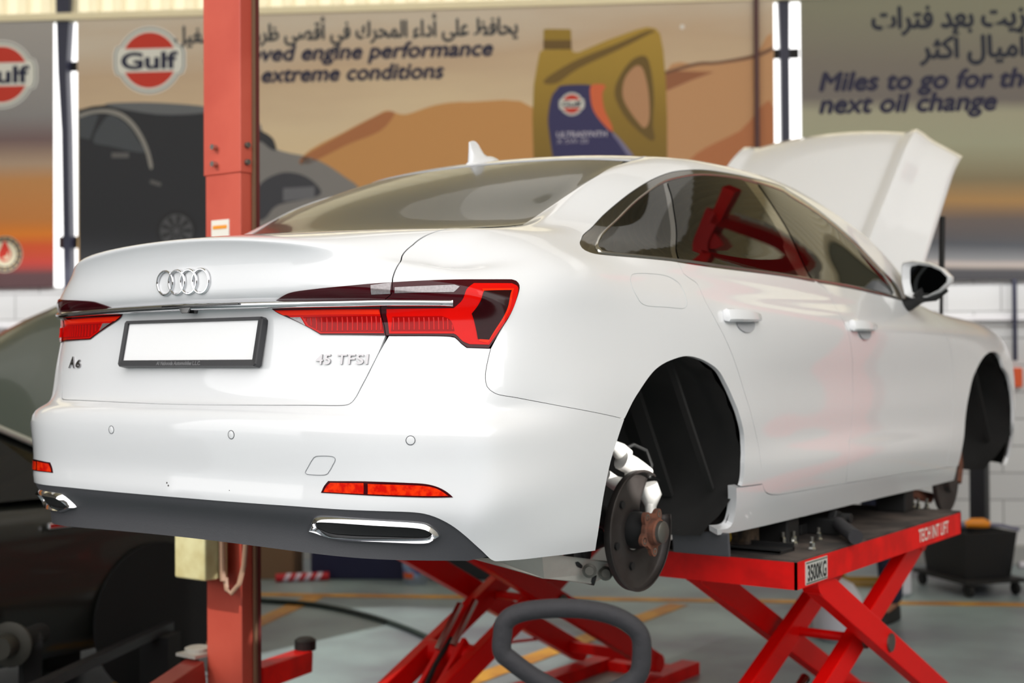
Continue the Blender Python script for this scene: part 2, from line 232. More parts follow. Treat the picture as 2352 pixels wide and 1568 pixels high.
OUT = {'trunk_lid': [(0, 15.9, 1), (3.7, 15.9, 1), (3.55, 15.2), (3.691, 14.02, 1), (3.663, 13.755), (3.49, 12.894), (3.079, 11.776), (2.968, 11.427), (2.933, 11.275, 1), (2.781, 10.704), (2.634, 10.441), (2.463, 10.059), (2.412, 9.541), (2.439, 9.231), (2.471, 8.829, 1), (2.377, 8.357), (2.251, 7.836), (2.153, 7.382), (2.094, 6.932), (2.063, 6.715), (2.003, 6.593), (1.495, 6.533), (0.763, 6.396), (0.293, 6.289), (0, 6.266, 1)],
'rear_bumper': [(0, 6.266, 1), (0.293, 6.289), (0.763, 6.396), (1.495, 6.533), (2.003, 6.593), (2.063, 6.715), (2.094, 6.932), (2.153, 7.382), (2.251, 7.836), (2.377, 8.357), (2.514, 8.828, 1), (3.535, 8.796), (3.627, 8.766), (3.75, 8.593), (3.867, 8.476, 1), (4.423, 8.453, 1), (4.471, 8.455, 1), (4.401, 8.162), (4.351, 7.874), (4.354, 7.639), (4.425, 7.414), (4.648, 7.213), (5.134, 6.926), (5.944, 5.975), (6.835, 5.343, 1), (6.71, 4.474), (6.605, 3.669), (6.551, 2.753), (6.542, 1.688), (6.579, 0.594), (6.619, 0, 1), (5.9, 0.02, 1), (4.98, 0.02), (4.868, 0.22, 1), (4.712, 0.588), (4.437, 0.994), (4.056, 1.402), (3.754, 1.72), (3.504, 1.96), (3.317, 2.089), (3.117, 2.151), (2.637, 2.185), (2.147, 2.193), (1.494, 2.199), (1.083, 2.179), (0.569, 2.157), (0, 2.149, 1)],
'diffuser': [(0, 2.149, 1), (0.569, 2.157), (1.083, 2.179), (1.494, 2.199), (2.147, 2.193), (2.637, 2.185), (3.117, 2.151), (3.317, 2.089), (3.504, 1.96), (3.754, 1.72), (4.056, 1.402), (4.437, 0.994), (4.712, 0.588), (4.868, 0.22, 1), (4.3, 0.02, 1), (2, 0.02), (0, 0.02, 1)],
'side_frame': [(6.835, 5.343, 1), (7.067, 6.384), (7.471, 7.543), (7.77, 7.906), (8.044, 8.053), (8.273, 7.94), (8.569, 7.492), (8.759, 6.713), (8.907, 5.77), (8.995, 5.028), (9.065, 4.365), (9.076, 3.695), (9.06, 3.188), (9.077, 2.441), (9.07, 2.285, 1), (9.44, 2.289, 1), (9.351, 3.094), (9.324, 4.048), (9.22, 4.94), (9.112, 6.011), (9.001, 7.028), (8.882, 7.945), (8.751, 8.844), (8.613, 9.868), (8.513, 11.116), (8.48, 12.705), (8.387, 13.01), (8.308, 13.442), (8.32, 13.866), (8.316, 14.184, 1), (8.324, 14.231, 1), (8.251, 14.229), (7.68, 14.042), (7.19, 13.825), (6.856, 13.707), (6.777, 13.852), (6.776, 14.131), (6.802, 14.398), (6.853, 14.759), (6.842, 15.505), (6.787, 16.121), (6.946, 16.545), (7.204, 16.908), (7.501, 17.238), (7.874, 17.494), (8.51, 17.686), (9.16, 17.85), (9.788, 17.948), (10.355, 17.993), (11.029, 18.02), (11.097, 17.892), (11.574, 17.464), (11.935, 16.921), (12.18, 16.063), (12.421, 14.887), (12.434, 13.792, 1), (13.35, 18.3, 1), (12.9, 18.9), (12, 18.95), (9, 18.95), (6, 18.95), (5.1, 18.7), (4.595, 17.491), (4.857, 17.06), (4.615, 16.771), (4.171, 16.539), (3.831, 16.284), (3.84, 16.027), (4.924, 15.509, 1), (4.32, 15.9, 1), (3.74, 15.9, 1), (3.59, 15.2), (3.691, 14.02, 1), (3.663, 13.755), (3.49, 12.894), (3.079, 11.776), (2.968, 11.427), (2.933, 11.275, 1), (3.572, 11.345), (4.45, 11.401), (5.387, 11.404, 1), (5.442, 11.329), (5.456, 11.103), (5.408, 10.808), (5.232, 10.151), (4.98, 9.424), (4.661, 8.812), (4.471, 8.455, 1), (4.401, 8.162), (4.351, 7.874), (4.354, 7.639), (4.425, 7.414), (4.648, 7.213), (5.134, 6.926), (5.944, 5.975)],
'rocker': [(8.979, 2.254, 1), (9.443, 2.264, 1), (9.417, 2.403), (9.513, 1.991), (9.603, 1.818), (9.754, 1.713), (10.478, 1.696), (10.961, 1.705, 1), (11.706, 1.709), (12.493, 1.791), (13.444, 1.778, 1), (13.842, 1.659, 1), (13.989, 0, 1), (13.6, 0.02, 1), (9.3, 0.02), (8.91, 0, 1), (8.856, 0.349, 1), (9.05, 0.332), (9.102, 0.448), (9.101, 0.883), (9.052, 1.632)],
'rear_door': [(8.316, 14.184, 1), (8.32, 13.866), (8.308, 13.442), (8.387, 13.01), (8.48, 12.705), (8.513, 11.116), (8.613, 9.868), (8.751, 8.844), (8.882, 7.945), (9.001, 7.028), (9.112, 6.011), (9.22, 4.94), (9.324, 4.048), (9.351, 3.094), (9.417, 2.403), (9.513, 1.991), (9.603, 1.818), (9.754, 1.713), (10.478, 1.696), (10.961, 1.705, 1), (10.958, 1.722, 1), (10.884, 2.56), (10.913, 3.337), (11.018, 4.174), (11.025, 4.972), (11.036, 6.057), (10.987, 7.433), (10.896, 8.563), (10.821, 9.551), (10.756, 10.714), (10.755, 12.456), (10.73, 14.046), (10.618, 14.365, 1), (10.609, 14.312, 1), (10.086, 14.39), (8.675, 14.268), (8.324, 14.229, 1)],
'front_door': [(10.618, 14.365, 1), (10.73, 14.046), (10.755, 12.456), (10.756, 10.714), (10.821, 9.551), (10.896, 8.563), (10.987, 7.433), (11.036, 6.057), (11.025, 4.972), (11.018, 4.174), (10.913, 3.337), (10.884, 2.56), (10.958, 1.722, 1), (11.706, 1.709), (12.493, 1.791), (13.444, 1.778, 1), (13.467, 1.779, 1), (13.438, 2.505), (13.487, 3.379), (13.573, 4.595), (13.576, 5.167), (13.591, 6.169), (13.568, 7.279), (13.513, 8.104), (13.428, 8.834), (13.313, 9.682), (13.241, 10.87), (13.343, 12.272), (13.202, 13.443), (12.535, 13.847, 1), (12.434, 13.792, 1), (12.283, 13.895), (11.351, 14.224), (10.609, 14.312, 1)],
'front_fender': [(12.535, 13.847, 1), (13.202, 13.443), (13.343, 12.272), (13.241, 10.87), (13.313, 9.682), (13.428, 8.834), (13.513, 8.104), (13.568, 7.279), (13.591, 6.169), (13.576, 5.167), (13.573, 4.595), (13.487, 3.379), (13.438, 2.505), (13.467, 1.779, 1), (13.88, 1.6, 1), (13.897, 2.346), (13.948, 3.207), (14.037, 4.717), (14.125, 5.462), (14.347, 6.804), (14.716, 7.774), (15.048, 8.25), (15.336, 8.436), (15.544, 8.374), (15.689, 7.996), (15.781, 7.28), (15.991, 6.744), (16.145, 5.838), (16.312, 4.221), (16.361, 3.106), (16.53, 2.212), (16.637, 0.775), (16.553, 0.074, 1), (17.3, 2.2, 1), (17.3, 8), (17, 12.6, 1), (15, 12.95), (13.5, 13.3, 1)],
'tail_lamp_outer': [(2.933, 11.275, 1), (2.781, 10.704), (2.634, 10.441), (2.463, 10.059), (2.412, 9.541), (2.439, 9.231), (2.471, 8.829, 1), (2.514, 8.828, 1), (3.535, 8.796), (3.627, 8.766), (3.75, 8.593), (3.867, 8.476, 1), (4.423, 8.453, 1), (4.661, 8.812), (4.98, 9.424), (5.232, 10.151), (5.408, 10.808), (5.456, 11.103), (5.442, 11.329), (5.387, 11.404, 1), (4.45, 11.401), (3.572, 11.345)],
'tail_lamp_inner': [(2.933, 11.275, 1), (2.781, 10.704), (2.634, 10.441), (2.463, 10.059), (2.412, 9.541), (2.439, 9.231), (2.471, 8.829, 1), (1.568, 8.878, 1), (1.335, 9.237), (1.052, 9.711), (0.987, 9.967, 1), (1.096, 10.475, 1), (1.259, 10.81), (1.393, 10.973), (1.745, 11.089), (2.151, 11.159), (2.546, 11.226)],
'L_red_outer': [(2.513, 9.807, 1), (3.65, 9.82, 1), (3.891, 10.187), (4.326, 10.887), (4.669, 11.195, 1), (5.354, 11.185, 1), (5.412, 11.067), (5.387, 10.808), (5.029, 9.594), (4.663, 8.896), (4.423, 8.549, 1), (3.927, 8.565, 1), (3.779, 8.652), (3.654, 8.836), (3.601, 8.879, 1), (2.524, 8.887, 1), (2.491, 9.538, 1)],
'L_dark_hex': [(4.74, 10.778, 1), (5.286, 10.82, 1), (4.867, 9.524), (4.425, 8.69, 1), (4.126, 8.711, 1), (4.007, 9.573, 1)],
'L_hex_rim': [(4.752, 10.902, 1), (5.343, 10.921, 1), (4.918, 9.5), (4.392, 8.592, 1), (4.154, 8.651, 1)],
'L_ribs_outer': [(2.58, 9.47, 1), (3.396, 9.48, 1), (3.531, 9.363), (3.602, 9.075), (3.62, 8.951, 1), (2.551, 8.964, 1)],
'L_line_outer': [(2.443, 9.62, 1), (3.117, 9.639), (3.377, 9.579), (3.546, 9.415), (3.629, 9.075), (3.695, 8.815, 1), (3.603, 9.121), (3.505, 9.364), (3.348, 9.513), (3.111, 9.559), (2.439, 9.563, 1)],
'L_red_inner': [(1.012, 9.91, 1), (2.407, 9.812, 1), (2.4, 9.542), (2.445, 8.905, 1), (1.57, 8.926, 1), (1.335, 9.277, 1)],
'L_band_inner': [(1.029, 9.863, 1), (2.392, 9.767, 1), (2.397, 9.575, 1), (1.118, 9.64, 1)],
'L_ribs_inner': [(1.357, 9.544, 1), (2.398, 9.508, 1), (2.436, 8.949, 1), (1.584, 8.969, 1), (1.422, 9.206, 1)],
'L_tri_inner': [(1.191, 9.537, 1), (1.327, 9.536, 1), (1.387, 9.194, 1)],
'L_silver_inner': [(2.554, 11.15, 1), (2.908, 11.244, 1), (2.759, 10.705, 1), (2.46, 10.69, 1)],
'L_maroon_inner': [(1.27, 10.765, 1), (1.534, 10.932), (2.134, 11.062), (2.532, 11.132, 1), (2.419, 10.595, 1), (1.183, 10.572, 1)],
'L_silver_outer': [(2.915, 11.028, 1), (4.093, 11.128, 1), (4.2, 11.038, 1), (3.921, 10.747, 1), (2.839, 10.736, 1)],
'L_maroon_outer': [(2.815, 10.702, 1), (3.901, 10.695, 1), (3.902, 10.407, 1), (3.779, 10.31, 1), (2.653, 10.339, 1)],
'chrome_bar': [(0, 10.607, 1), (0.926, 10.507), (1.985, 10.365), (2.534, 10.346), (2.816, 10.322), (3.736, 10.266, 1), (3.802, 10.172, 1), (3.691, 9.9, 1), (3.434, 9.868), (2.47, 9.897), (1.907, 9.894), (0.852, 9.998), (0, 10.099, 1)],
'reflector': [(1.786, 2.793, 1), (1.82, 3.05), (1.873, 3.244, 1), (2.351, 3.29), (2.989, 3.266), (3.289, 3.227), (3.489, 3.117), (3.659, 2.929), (3.777, 2.742, 1), (3.409, 2.732), (2.402, 2.783), (1.982, 2.796)],
'reflector_a': [(1.819, 2.83, 1), (1.856, 3.057), (1.901, 3.185, 1), (2.344, 3.227, 1), (2.347, 2.828, 1)],
'reflector_b': [(2.402, 3.207, 1), (3.286, 3.153), (3.473, 3.055), (3.681, 2.794, 1), (3.406, 2.79), (2.405, 2.827, 1)],
'exhaust_outer': [(1.576, 0.936, 1), (1.628, 1.32), (1.697, 1.693), (1.789, 1.812), (2.648, 1.781), (3.311, 1.691), (3.451, 1.588), (3.685, 1.121), (3.569, 0.922), (3.471, 0.759), (3.33, 0.681), (2.639, 0.631), (2.123, 0.593), (1.931, 0.63), (1.724, 0.802)],
'exhaust_inner': [(1.72, 1.141, 1), (1.744, 1.351), (1.802, 1.519), (2.646, 1.542), (3.274, 1.438), (3.395, 1.33), (3.462, 1.179), (3.435, 1.081), (3.296, 1.031), (2.636, 0.972), (2.121, 0.918), (1.885, 0.932)],
'tow_cover': [(1.595, 3.485), (1.64, 3.715), (1.703, 3.959), (1.748, 4.051), (1.966, 4.063), (1.991, 3.985), (1.952, 3.812), (1.891, 3.575), (1.843, 3.465), (1.615, 3.445)],
'fuel_flap': [(7.376, 10.591), (7.749, 10.579), (8.052, 10.568), (8.125, 10.743), (8.158, 11.097), (8.172, 11.983), (8.109, 12.593), (7.92, 12.92), (7.387, 12.682), (7.236, 12.208), (7.241, 11.124)],
'sensor_inner': [(0.746, 4.53)],
'sensor_outer': [(3.09, 4.578)],
'dlo_trim': [(8.251, 14.229), (7.68, 14.042), (7.19, 13.825), (6.856, 13.707), (6.777, 13.852), (6.776, 14.131), (6.802, 14.398), (6.853, 14.759), (6.842, 15.505), (6.787, 16.121), (6.946, 16.545), (7.204, 16.908), (7.501, 17.238), (7.874, 17.494), (8.51, 17.686), (9.16, 17.85), (9.788, 17.948), (10.355, 17.993), (11.029, 18.02), (11.097, 17.892), (11.574, 17.464), (11.935, 16.921), (12.18, 16.063), (12.421, 14.887), (12.434, 13.792, 1), (12.283, 13.895), (11.351, 14.224), (10.609, 14.312, 1), (10.086, 14.39), (8.675, 14.268), (8.324, 14.229, 1)],
'chrome_window': [(7.026, 14.411), (7.094, 14.853), (7.11, 15.93), (7.262, 16.468), (7.553, 16.871), (7.816, 17.146), (8.498, 17.45), (9.161, 17.685), (9.764, 17.829), (10.277, 17.888), (10.945, 17.823), (11.029, 17.739), (11.527, 17.351), (11.907, 16.841), (12.16, 15.978), (12.306, 14.549, 1), (12.302, 13.944, 1), (11.361, 14.284), (10.618, 14.365), (10.092, 14.424), (8.694, 14.38), (8.265, 14.308), (7.696, 14.13), (7.06, 13.901), (6.998, 13.939), (6.998, 14.126)],
'win_inside': [(7.1, 14.595), (7.159, 14.96), (7.198, 15.868), (7.349, 16.405), (7.632, 16.8), (7.901, 17.056), (8.553, 17.36), (9.164, 17.572), (9.738, 17.697), (10.23, 17.744), (10.869, 17.651), (10.94, 17.545), (11.434, 17.195), (11.813, 16.692), (12.062, 15.821), (12.171, 14.802), (12.159, 14.229, 1), (11.395, 14.479), (10.642, 14.519), (10.113, 14.561), (8.717, 14.522), (8.29, 14.453), (7.726, 14.293), (7.127, 14.102), (7.069, 14.133), (7.07, 14.315)],
'q_r': [(7.879, 17.037), (8.115, 16.679), (8.237, 16.308), (8.322, 15.696), (8.274, 14.388)],
'q_f': [(8.004, 17.084), (8.264, 16.748), (8.381, 16.33), (8.44, 15.727), (8.381, 14.425)],
'b_r': [(10.019, 17.734), (10.167, 17.05), (10.262, 16.548), (10.318, 16.051), (10.283, 15.936), (10.361, 14.502)],
'b_f': [(10.31, 17.917), (10.41, 17.084), (10.504, 16.429), (10.542, 15.558), (10.575, 14.492)],
'rear_glass': [(0, 17.9, 1), (2, 17.93), (4.2, 17.9, 1), (4.595, 17.491), (4.857, 17.06), (4.615, 16.771), (4.171, 16.539), (3.831, 16.284), (3.84, 16.027), (4.924, 15.509, 1), (4.2, 16, 1), (0, 16, 1)],
'handle_r': [(9.06, 10.193)],
'handle_f': [(11.094, 9.958)],
'roof': [(0, 18.02, 1), (2, 18.05), (4.4, 18.02, 1), (5.1, 18.85), (6, 19.02), (9, 19.02), (12, 19.02), (12.55, 19, 1), (12.45, 20), (12.4, 21, 1), (0, 21, 1)],
'windscreen': [(12.6, 18.98, 1), (13, 18.9), (13.4, 18.4, 1), (13.9, 18.4, 1), (13.9, 21, 1), (12.45, 21, 1)]}
def _basis(t):
    t2 = t*t; t3 = t2*t
    return np.stack([(1-3*t+3*t2-t3)/6, (4-6*t2+3*t3)/6, (1+3*t+3*t2-3*t3)/6, t3/6], -1)
def _pad(N):
    A = np.concatenate([N[:, 1:2]*[-1, 1, 1], N, N[:, -2:-1]*[-1, 1, 1]], 1)
    return np.concatenate([2*A[:1]-A[1:2], A, A[-2:-1]*[-1, 1, 1]], 0)
_P = NET.copy()
for _ in range(2):
    _A = _pad(_P); _S = (_A[:-2]+4*_A[1:-1]+_A[2:])/6; _S = (_S[:, :-2]+4*_S[:, 1:-1]+_S[:, 2:])/6; _P = _P+(NET-_S)
CTRL = _pad(_P); NR, NC = NET.shape[:2]
def ev(uv):
    uv = np.atleast_2d(uv); u = np.clip(uv[:, 0], 0, NC-1-1e-9); v = np.clip(uv[:, 1], 0, NR-1-1e-9); i = u.astype(int); j = v.astype(int)
    bu = _basis(u-i); bv = _basis(v-j); P = np.zeros((len(u), 3))
    for a in range(4):
        for b in range(4): P += (bv[:, a]*bu[:, b])[:, None]*CTRL[j+a, i+b]
    return P
def frame(uv):
    uv = np.atleast_2d(np.array(uv, float)); e = .012; lo = np.array([0, 0]); hi = np.array([NC-1, NR-1])
    def cl(w): return np.clip(w, lo, hi)
    a, b = cl(uv+[e, 0]), cl(uv-[e, 0]); du = (ev(a)-ev(b))/np.maximum((a-b)[:, :1], 1e-9)
    a, b = cl(uv+[0, e]), cl(uv-[0, e]); dv = (ev(a)-ev(b))/np.maximum((a-b)[:, 1:], 1e-9)
    n = np.cross(du, dv); n /= np.linalg.norm(n, axis=1)[:, None]+1e-12
    return du, dv, n
NSGN = 1.0 if frame([[10, 8]])[2][0, 0] > 0 else -1.0
def normal(uv):
    n = frame(uv)[2]*NSGN; uv = np.atleast_2d(uv)
    m = (uv[:, 0] < 1e-6) | (uv[:, 1] > NR-1-1e-6)
    n[m, 0] = 0; n /= np.linalg.norm(n, axis=1)[:, None]+1e-12
    return n
def solve_uv(tgt, axes, guess):
    """(u,v) whose surface point has the given coordinates on two axes"""
    uv = np.array(guess, float); tgt = np.array(tgt, float)
    for _ in range(25):
        p = ev(uv)[0][list(axes)]; r = p-tgt; du, dv, _n = frame(uv); J = np.stack([du[0][list(axes)], dv[0][list(axes)]], 1)
        uv = np.clip(uv-np.clip(np.linalg.lstsq(J, r, rcond=None)[0], -.4, .4), [0, 0], [NC-1, NR-1])
    return uv
def smooth_line(pts, closed, step):
    """pts (u,v,corner) -> dense polyline, Catmull-Rom between the corners"""
    n = len(pts); cs = [i for i, p in enumerate(pts) if len(p) > 2 and p[2]]
    P = [np.array(p[:2], float) for p in pts]
    if closed:
        if not cs: cs = [0]
        k = cs[0]; P = P[k:]+P[:k]+[P[k]]; cs = sorted({(i-k) % n for i in cs} | {0, n})
    else: cs = sorted(set(cs) | {0, n-1})
    res = []
    for a, b in zip(cs[:-1], cs[1:]):
        run = P[a:b+1]; m = len(run)
        loop = closed and len(cs) == 2 and not any(len(p) > 2 and p[2] for p in pts)
        for i in range(m-1):
            p1, p2 = run[i], run[i+1]
            p0 = run[i-1] if i else (run[-2] if loop else 2*p1-p2); p3 = run[i+2] if i+2 < m else (run[1] if loop else 2*p2-p1)
            L = np.linalg.norm(ev(p1)-ev(p2)); ns = max(1, int(math.ceil(L/step)))
            d1 = max(np.linalg.norm(p1-p0), 1e-6)**.5; d2 = max(np.linalg.norm(p2-p1), 1e-6)**.5; d3 = max(np.linalg.norm(p3-p2), 1e-6)**.5
            m1 = ((p1-p0)/d1-(p2-p0)/(d1+d2)+(p2-p1)/d2)*d2; m2 = ((p2-p1)/d2-(p3-p1)/(d2+d3)+(p3-p2)/d3)*d2
            for k in range(ns):
                t = k/ns; res.append(p1*(2*t**3-3*t*t+1)+m1*(t**3-2*t*t+t)+p2*(-2*t**3+3*t*t)+m2*(t**3-t*t))
    if not closed: res.append(P[-1])
    return np.clip(np.array(res), [0, 0], [NC-1, NR-1])
def inside(pts, poly):
    x, y = pts[:, 0], pts[:, 1]; r = np.zeros(len(pts), bool); q = np.roll(poly, -1, 0)
    for (x1, y1), (x2, y2) in zip(poly, q):
        if y1 == y2: continue
        c = ((y1 > y) != (y2 > y)) & (x < (x2-x1)*(y-y1)/(y2-y1)+x1); r ^= c
    return r
def inset(L, d):
    """move a closed (u,v) outline d metres inwards along the surface"""
    q = L.copy(); n = len(L); P = ev(L); du, dv, nn = frame(L)
    area = .5*np.sum(L[:, 0]*np.roll(L[:, 1], -1)-np.roll(L[:, 0], -1)*L[:, 1]); sg = (1 if area > 0 else -1)
    t1 = P-np.roll(P, 1, 0); t2 = np.roll(P, -1, 0)-P
    t1 /= np.linalg.norm(t1, axis=1)[:, None]+1e-12; t2 /= np.linalg.norm(t2, axis=1)[:, None]+1e-12
    t = t1+t2; t /= np.linalg.norm(t, axis=1)[:, None]+1e-12
    inw = np.cross(nn, t)*sg
    cosh = np.clip((t*t2).sum(1), .5, 1)
    for i in range(n):
        w = inw[i]*d/cosh[i]; J = np.stack([du[i], dv[i]], 1); q[i] += np.linalg.lstsq(J, w, rcond=None)[0]
    c0 = L[:, 0] < 1e-6; q[c0, 0] = 0; c1 = L[:, 1] > NR-1-1e-6; q[c1, 1] = NR-1
    return np.clip(q, [0, 0], [NC-1, NR-1])
def panel_data(poly, off, gap, flange, sp, hole=None):
    L = smooth_line(poly, True, sp*.75)
    if gap: L = inset(L, gap)
    du, dv, _n = frame(L); a = float(np.linalg.norm(du, axis=1).mean()); b = float(np.linalg.norm(dv, axis=1).mean())
    S = np.array([a, b]); Q = L*S; lo = Q.min(0); hi = Q.max(0)
    gx, gy = np.meshgrid(np.arange(lo[0]+sp/2, hi[0], sp), np.arange(lo[1]+sp/2, hi[1], sp)); gx[1::2] += sp/2
    G = np.stack([gx.ravel(), gy.ravel()], 1)
    if len(G):
        G = G[inside(G, Q)]
        if len(G):
            keep = np.ones(len(G), bool)
            for i in range(0, len(G), 4000):
                keep[i:i+4000] = np.sqrt(((G[i:i+4000, None]-Q[None])**2).sum(2).min(1)) > sp*.55
            G = G[keep]
    allp = [Vector(p) for p in Q]+[Vector(p) for p in G]
    vs, _e, fs, *_r = delaunay_2d_cdt(allp, [], [list(range(len(Q)))], 1, 1e-7)
    uv = np.array([[v.x, v.y] for v in vs])/S
    P = ev(uv); N = normal(uv); P = P+N*off
    m = (uv[:, 0] < 1e-5) | (uv[:, 1] > NR-1-1e-5); P[m, 0] = 0
    F = []; FN = []
    for f in fs:
        f = list(f); nrm = np.cross(P[f[1]]-P[f[0]], P[f[2]]-P[f[0]])
        if nrm @ N[f[0]] < 0: f = f[::-1]
        F.append(f)
    cnt = {}
    for f in F:
        for i in range(len(f)):
            e = (f[i], f[(i+1) % len(f)]); cnt[e] = 1
    bd = [e for e in cnt if (e[1], e[0]) not in cnt and not (m[e[0]] and m[e[1]])]
    V = P.tolist(); VN = N.tolist(); LN = [[VN[i] for i in f] for f in F]
    if flange:
        idx = {}
        def low(i):
            if i not in idx: idx[i] = (len(V)); V.append((P[i]-N[i]*flange).tolist())
            return idx[i]
        for i, j in bd:
            a_, b_ = low(i), low(j); f = [j, i, a_, b_]; nn = np.cross(P[i]-P[j], np.array(V[a_])-P[j]); nn = nn/(np.linalg.norm(nn)+1e-12)
            F.append(f); LN.append([nn.tolist()]*4)
    return V, F, LN
def make_mesh(name, V, F, LN, mats, parent, mi=None):
    me = bpy.data.meshes.new(name); me.from_pydata(V, [], F)
    for p in me.polygons: p.use_smooth = True
    me.normals_split_custom_set([n for f in LN for n in f]); me.materials.append(mats)
    o = bpy.data.objects.new(name, me); COL.objects.link(o)
    if parent: o.parent = parent
    return o
def mirrored(V, F, LN): return [(-x, y, z) for x, y, z in V], [f[::-1] for f in F], [[(-n[0], n[1], n[2]) for n in f[::-1]] for f in LN]
def panel(name, poly, mat, parent, off=0.0, gap=.0018, flange=.014, sp=.018, mode='both'):
    """mode: 'center' joins both halves, 'both' makes a right and a left object, 'right' only the right one"""
    if isinstance(poly, str): poly = OUT[poly]
    V, F, LN = panel_data(poly, off, gap, flange, sp)
    if mode == 'center':
        n = len(V); mp = {}; V2 = list(V)
        for i, (x, y, z) in enumerate(V):
            if abs(x) < 1e-6: mp[i] = i
            else: mp[i] = len(V2); V2.append((-x, y, z))
        F2 = F+[[mp[i] for i in f[::-1]] for f in F]; LN2 = LN+[[(-q[0], q[1], q[2]) for q in f[::-1]] for f in LN]
        return make_mesh(name, V2, F2, LN2, mat, parent)
    o = make_mesh(name, V, F, LN, mat, parent)
    if mode == 'right': return o
    pl = parent[1] if isinstance(parent, tuple) else parent
    return o, make_mesh(name, *mirrored(V, F, LN), mat, pl)
def pair(name, poly, mat, parents, **kw):
    """the same piece on the right and the left parent"""
    if isinstance(poly, str): poly = OUT[poly]
    V, F, LN = panel_data(poly, kw.get('off', 0.0), kw.get('gap', 0.0), kw.get('flange', 0.0), kw.get('sp', .018))
    return make_mesh(name, V, F, LN, mat, parents[0]), make_mesh(name, *mirrored(V, F, LN), mat, parents[1])
def strip_between(a, b, steps=24):
    """closed (u,v) band between two open lines"""
    return [tuple(p)+(1 if i in (0, len(a)-1) else 0,) for i, p in enumerate([q[:2] for q in a])]+[tuple(p)+(1 if i in (0, len(b)-1) else 0,) for i, p in enumerate([q[:2] for q in b[::-1]])]
def ring_panel(name, outer, inner, mat, parents, off, flange, height=0.0, n=220, bulge=.003):
    """closed band between two closed outlines, raised to a rounded rib"""
    def res(key):
        L = smooth_line(OUT[key], True, .01); P = ev(L); d = np.r_[0, np.cumsum(np.linalg.norm(np.roll(P, -1, 0)-P, axis=1))]
        L2 = np.vstack([L, L[:1]]); t = np.linspace(0, d[-1], n, endpoint=False)
        return np.stack([np.interp(t, d, L2[:, k]) for k in (0, 1)], 1)
    A, B = res(outer), res(inner)
    PA = ev(A); PB = ev(B)                                  # pair every outer point with the nearest inner one
    j = np.array([np.argmin(((PB-p)**2).sum(1)) for p in PA]); B = B[j]
    V = []; F = []; K = 5
    prof = [(-flange), 0.0, bulge, 0.0, -flange]; mixw = [0, .12, .5, .88, 1]
    for k in range(K):
        uv = A*(1-mixw[k])+B*mixw[k]; P = ev(uv)+normal(uv)*(off+prof[k]); V += P.tolist()
    for k in range(K-1): F += [[k*n+i, k*n+(i+1) % n, (k+1)*n+(i+1) % n, (k+1)*n+i] for i in range(n)]
    outp = []
    for s, par in ((1, parents[0]), (-1, parents[1])):
        if par is None: continue
        mb = MB(); mb.add([(x*s, y, z) for x, y, z in V], F); outp.append(mb.build(name, mat, par, smooth=True, auto=55))
    return outp

# ================================================================== THE WHITE CAR
car = thing('car', 'white sedan raised on the red scissor lift, wheels off and bonnet open', 'car', (0, 0, LIFT))
trunk = panel('trunk_lid', 'trunk_lid', paint, car, mode='center', gap=.0022)
bumper = panel('rear_bumper', 'rear_bumper', paint, car, mode='center', gap=.0006)
dif = panel('diffuser', 'diffuser', black_plastic, car, mode='center', off=-.004, gap=.0, flange=.03); tag(dif, 'grey plastic lower bumper trim')
sides = panel('side_frame', 'side_frame', paint, car, gap=.0008)
rockers = panel('rocker_panel', 'rocker', paint, car, gap=.0010, flange=.03)
rdoors = panel('rear_door', 'rear_door', paint, car, gap=.0013)
fdoors = panel('front_door', 'front_door', paint, car, gap=.0013)
fenders = panel('front_fender', 'front_fender', paint, car, sp=.024)
roof = panel('roof', 'roof', paint, car, mode='center', gap=.0015, flange=.006, sp=.03)
rglass = panel('rear_window', 'rear_glass', rear_tint, car, mode='center', off=-.002, gap=0, flange=.004, sp=.03)
panel('windscreen', 'windscreen', tint, car, mode='center', off=-.002, gap=0, flange=.004, sp=.04)
fb = panel('front_bumper', [(17.32, .3, 1), (19, .3, 1), (19, 12.6, 1), (17.05, 12.6, 1), (17.32, 8), (17.33, 2.2)], paint, car, mode='center', sp=.04)
# dark inner shell just behind the panels
def inner_shell():
    us = np.linspace(0, 19, 191); vs = np.linspace(0, 21, 148); U, Vv = np.meshgrid(us, vs); uv = np.stack([U.ravel(), Vv.ravel()], 1)
    P = ev(uv); P = P-normal(uv)*.02; P[U.ravel() == 0, 0] = 0; P[uv[:, 1] >= 21, 0] = 0
    P = P.reshape(148, 191, 3); mb = MB(); keep = []
    for j in range(147):
        for i in range(190):
            c = (P[j, i]+P[j+1, i]+P[j, i+1]+P[j+1, i+1])/4
            if c[2] < .85 and (math.hypot(c[1]-1.083, c[2]-.357) < .435 or math.hypot(c[1]-4.02, c[2]-.357) < .435): continue
            if vs[j] > 12.8 and us[i] > 13.8: continue
            keep.append((j*191+i, j*191+i+1, (j+1)*191+i+1, (j+1)*191+i))
    Q = P.reshape(-1, 3)
    mb.add([tuple(p) for p in Q], keep); mb.add([(-p[0], p[1], p[2]) for p in Q], keep)
    return mb.build('body_shell', shell_black, car)
inner_shell()
mb = MB()
mb.box((0, 2.45, .225), (1.15, 2.1, .03)); mb.box((0, .33, .36), (1.3, .42, .03)); mb.box((0, 4.35, .24), (1.1, .75, .03)); mb.box((0, 1.08, .45), (.9, 1.0, .03)); mb.box((0, 3.95, .5), (1.0, .5, .4)); mb.box((0, 2.5, .24), (.28, 2.6, .1))
mb.box((.62, 2.5, .235), (.3, 1.9, .05)); mb.box((-.62, 2.5, .235), (.3, 1.9, .05))
mb.build('underbody', dark_plastic, car)
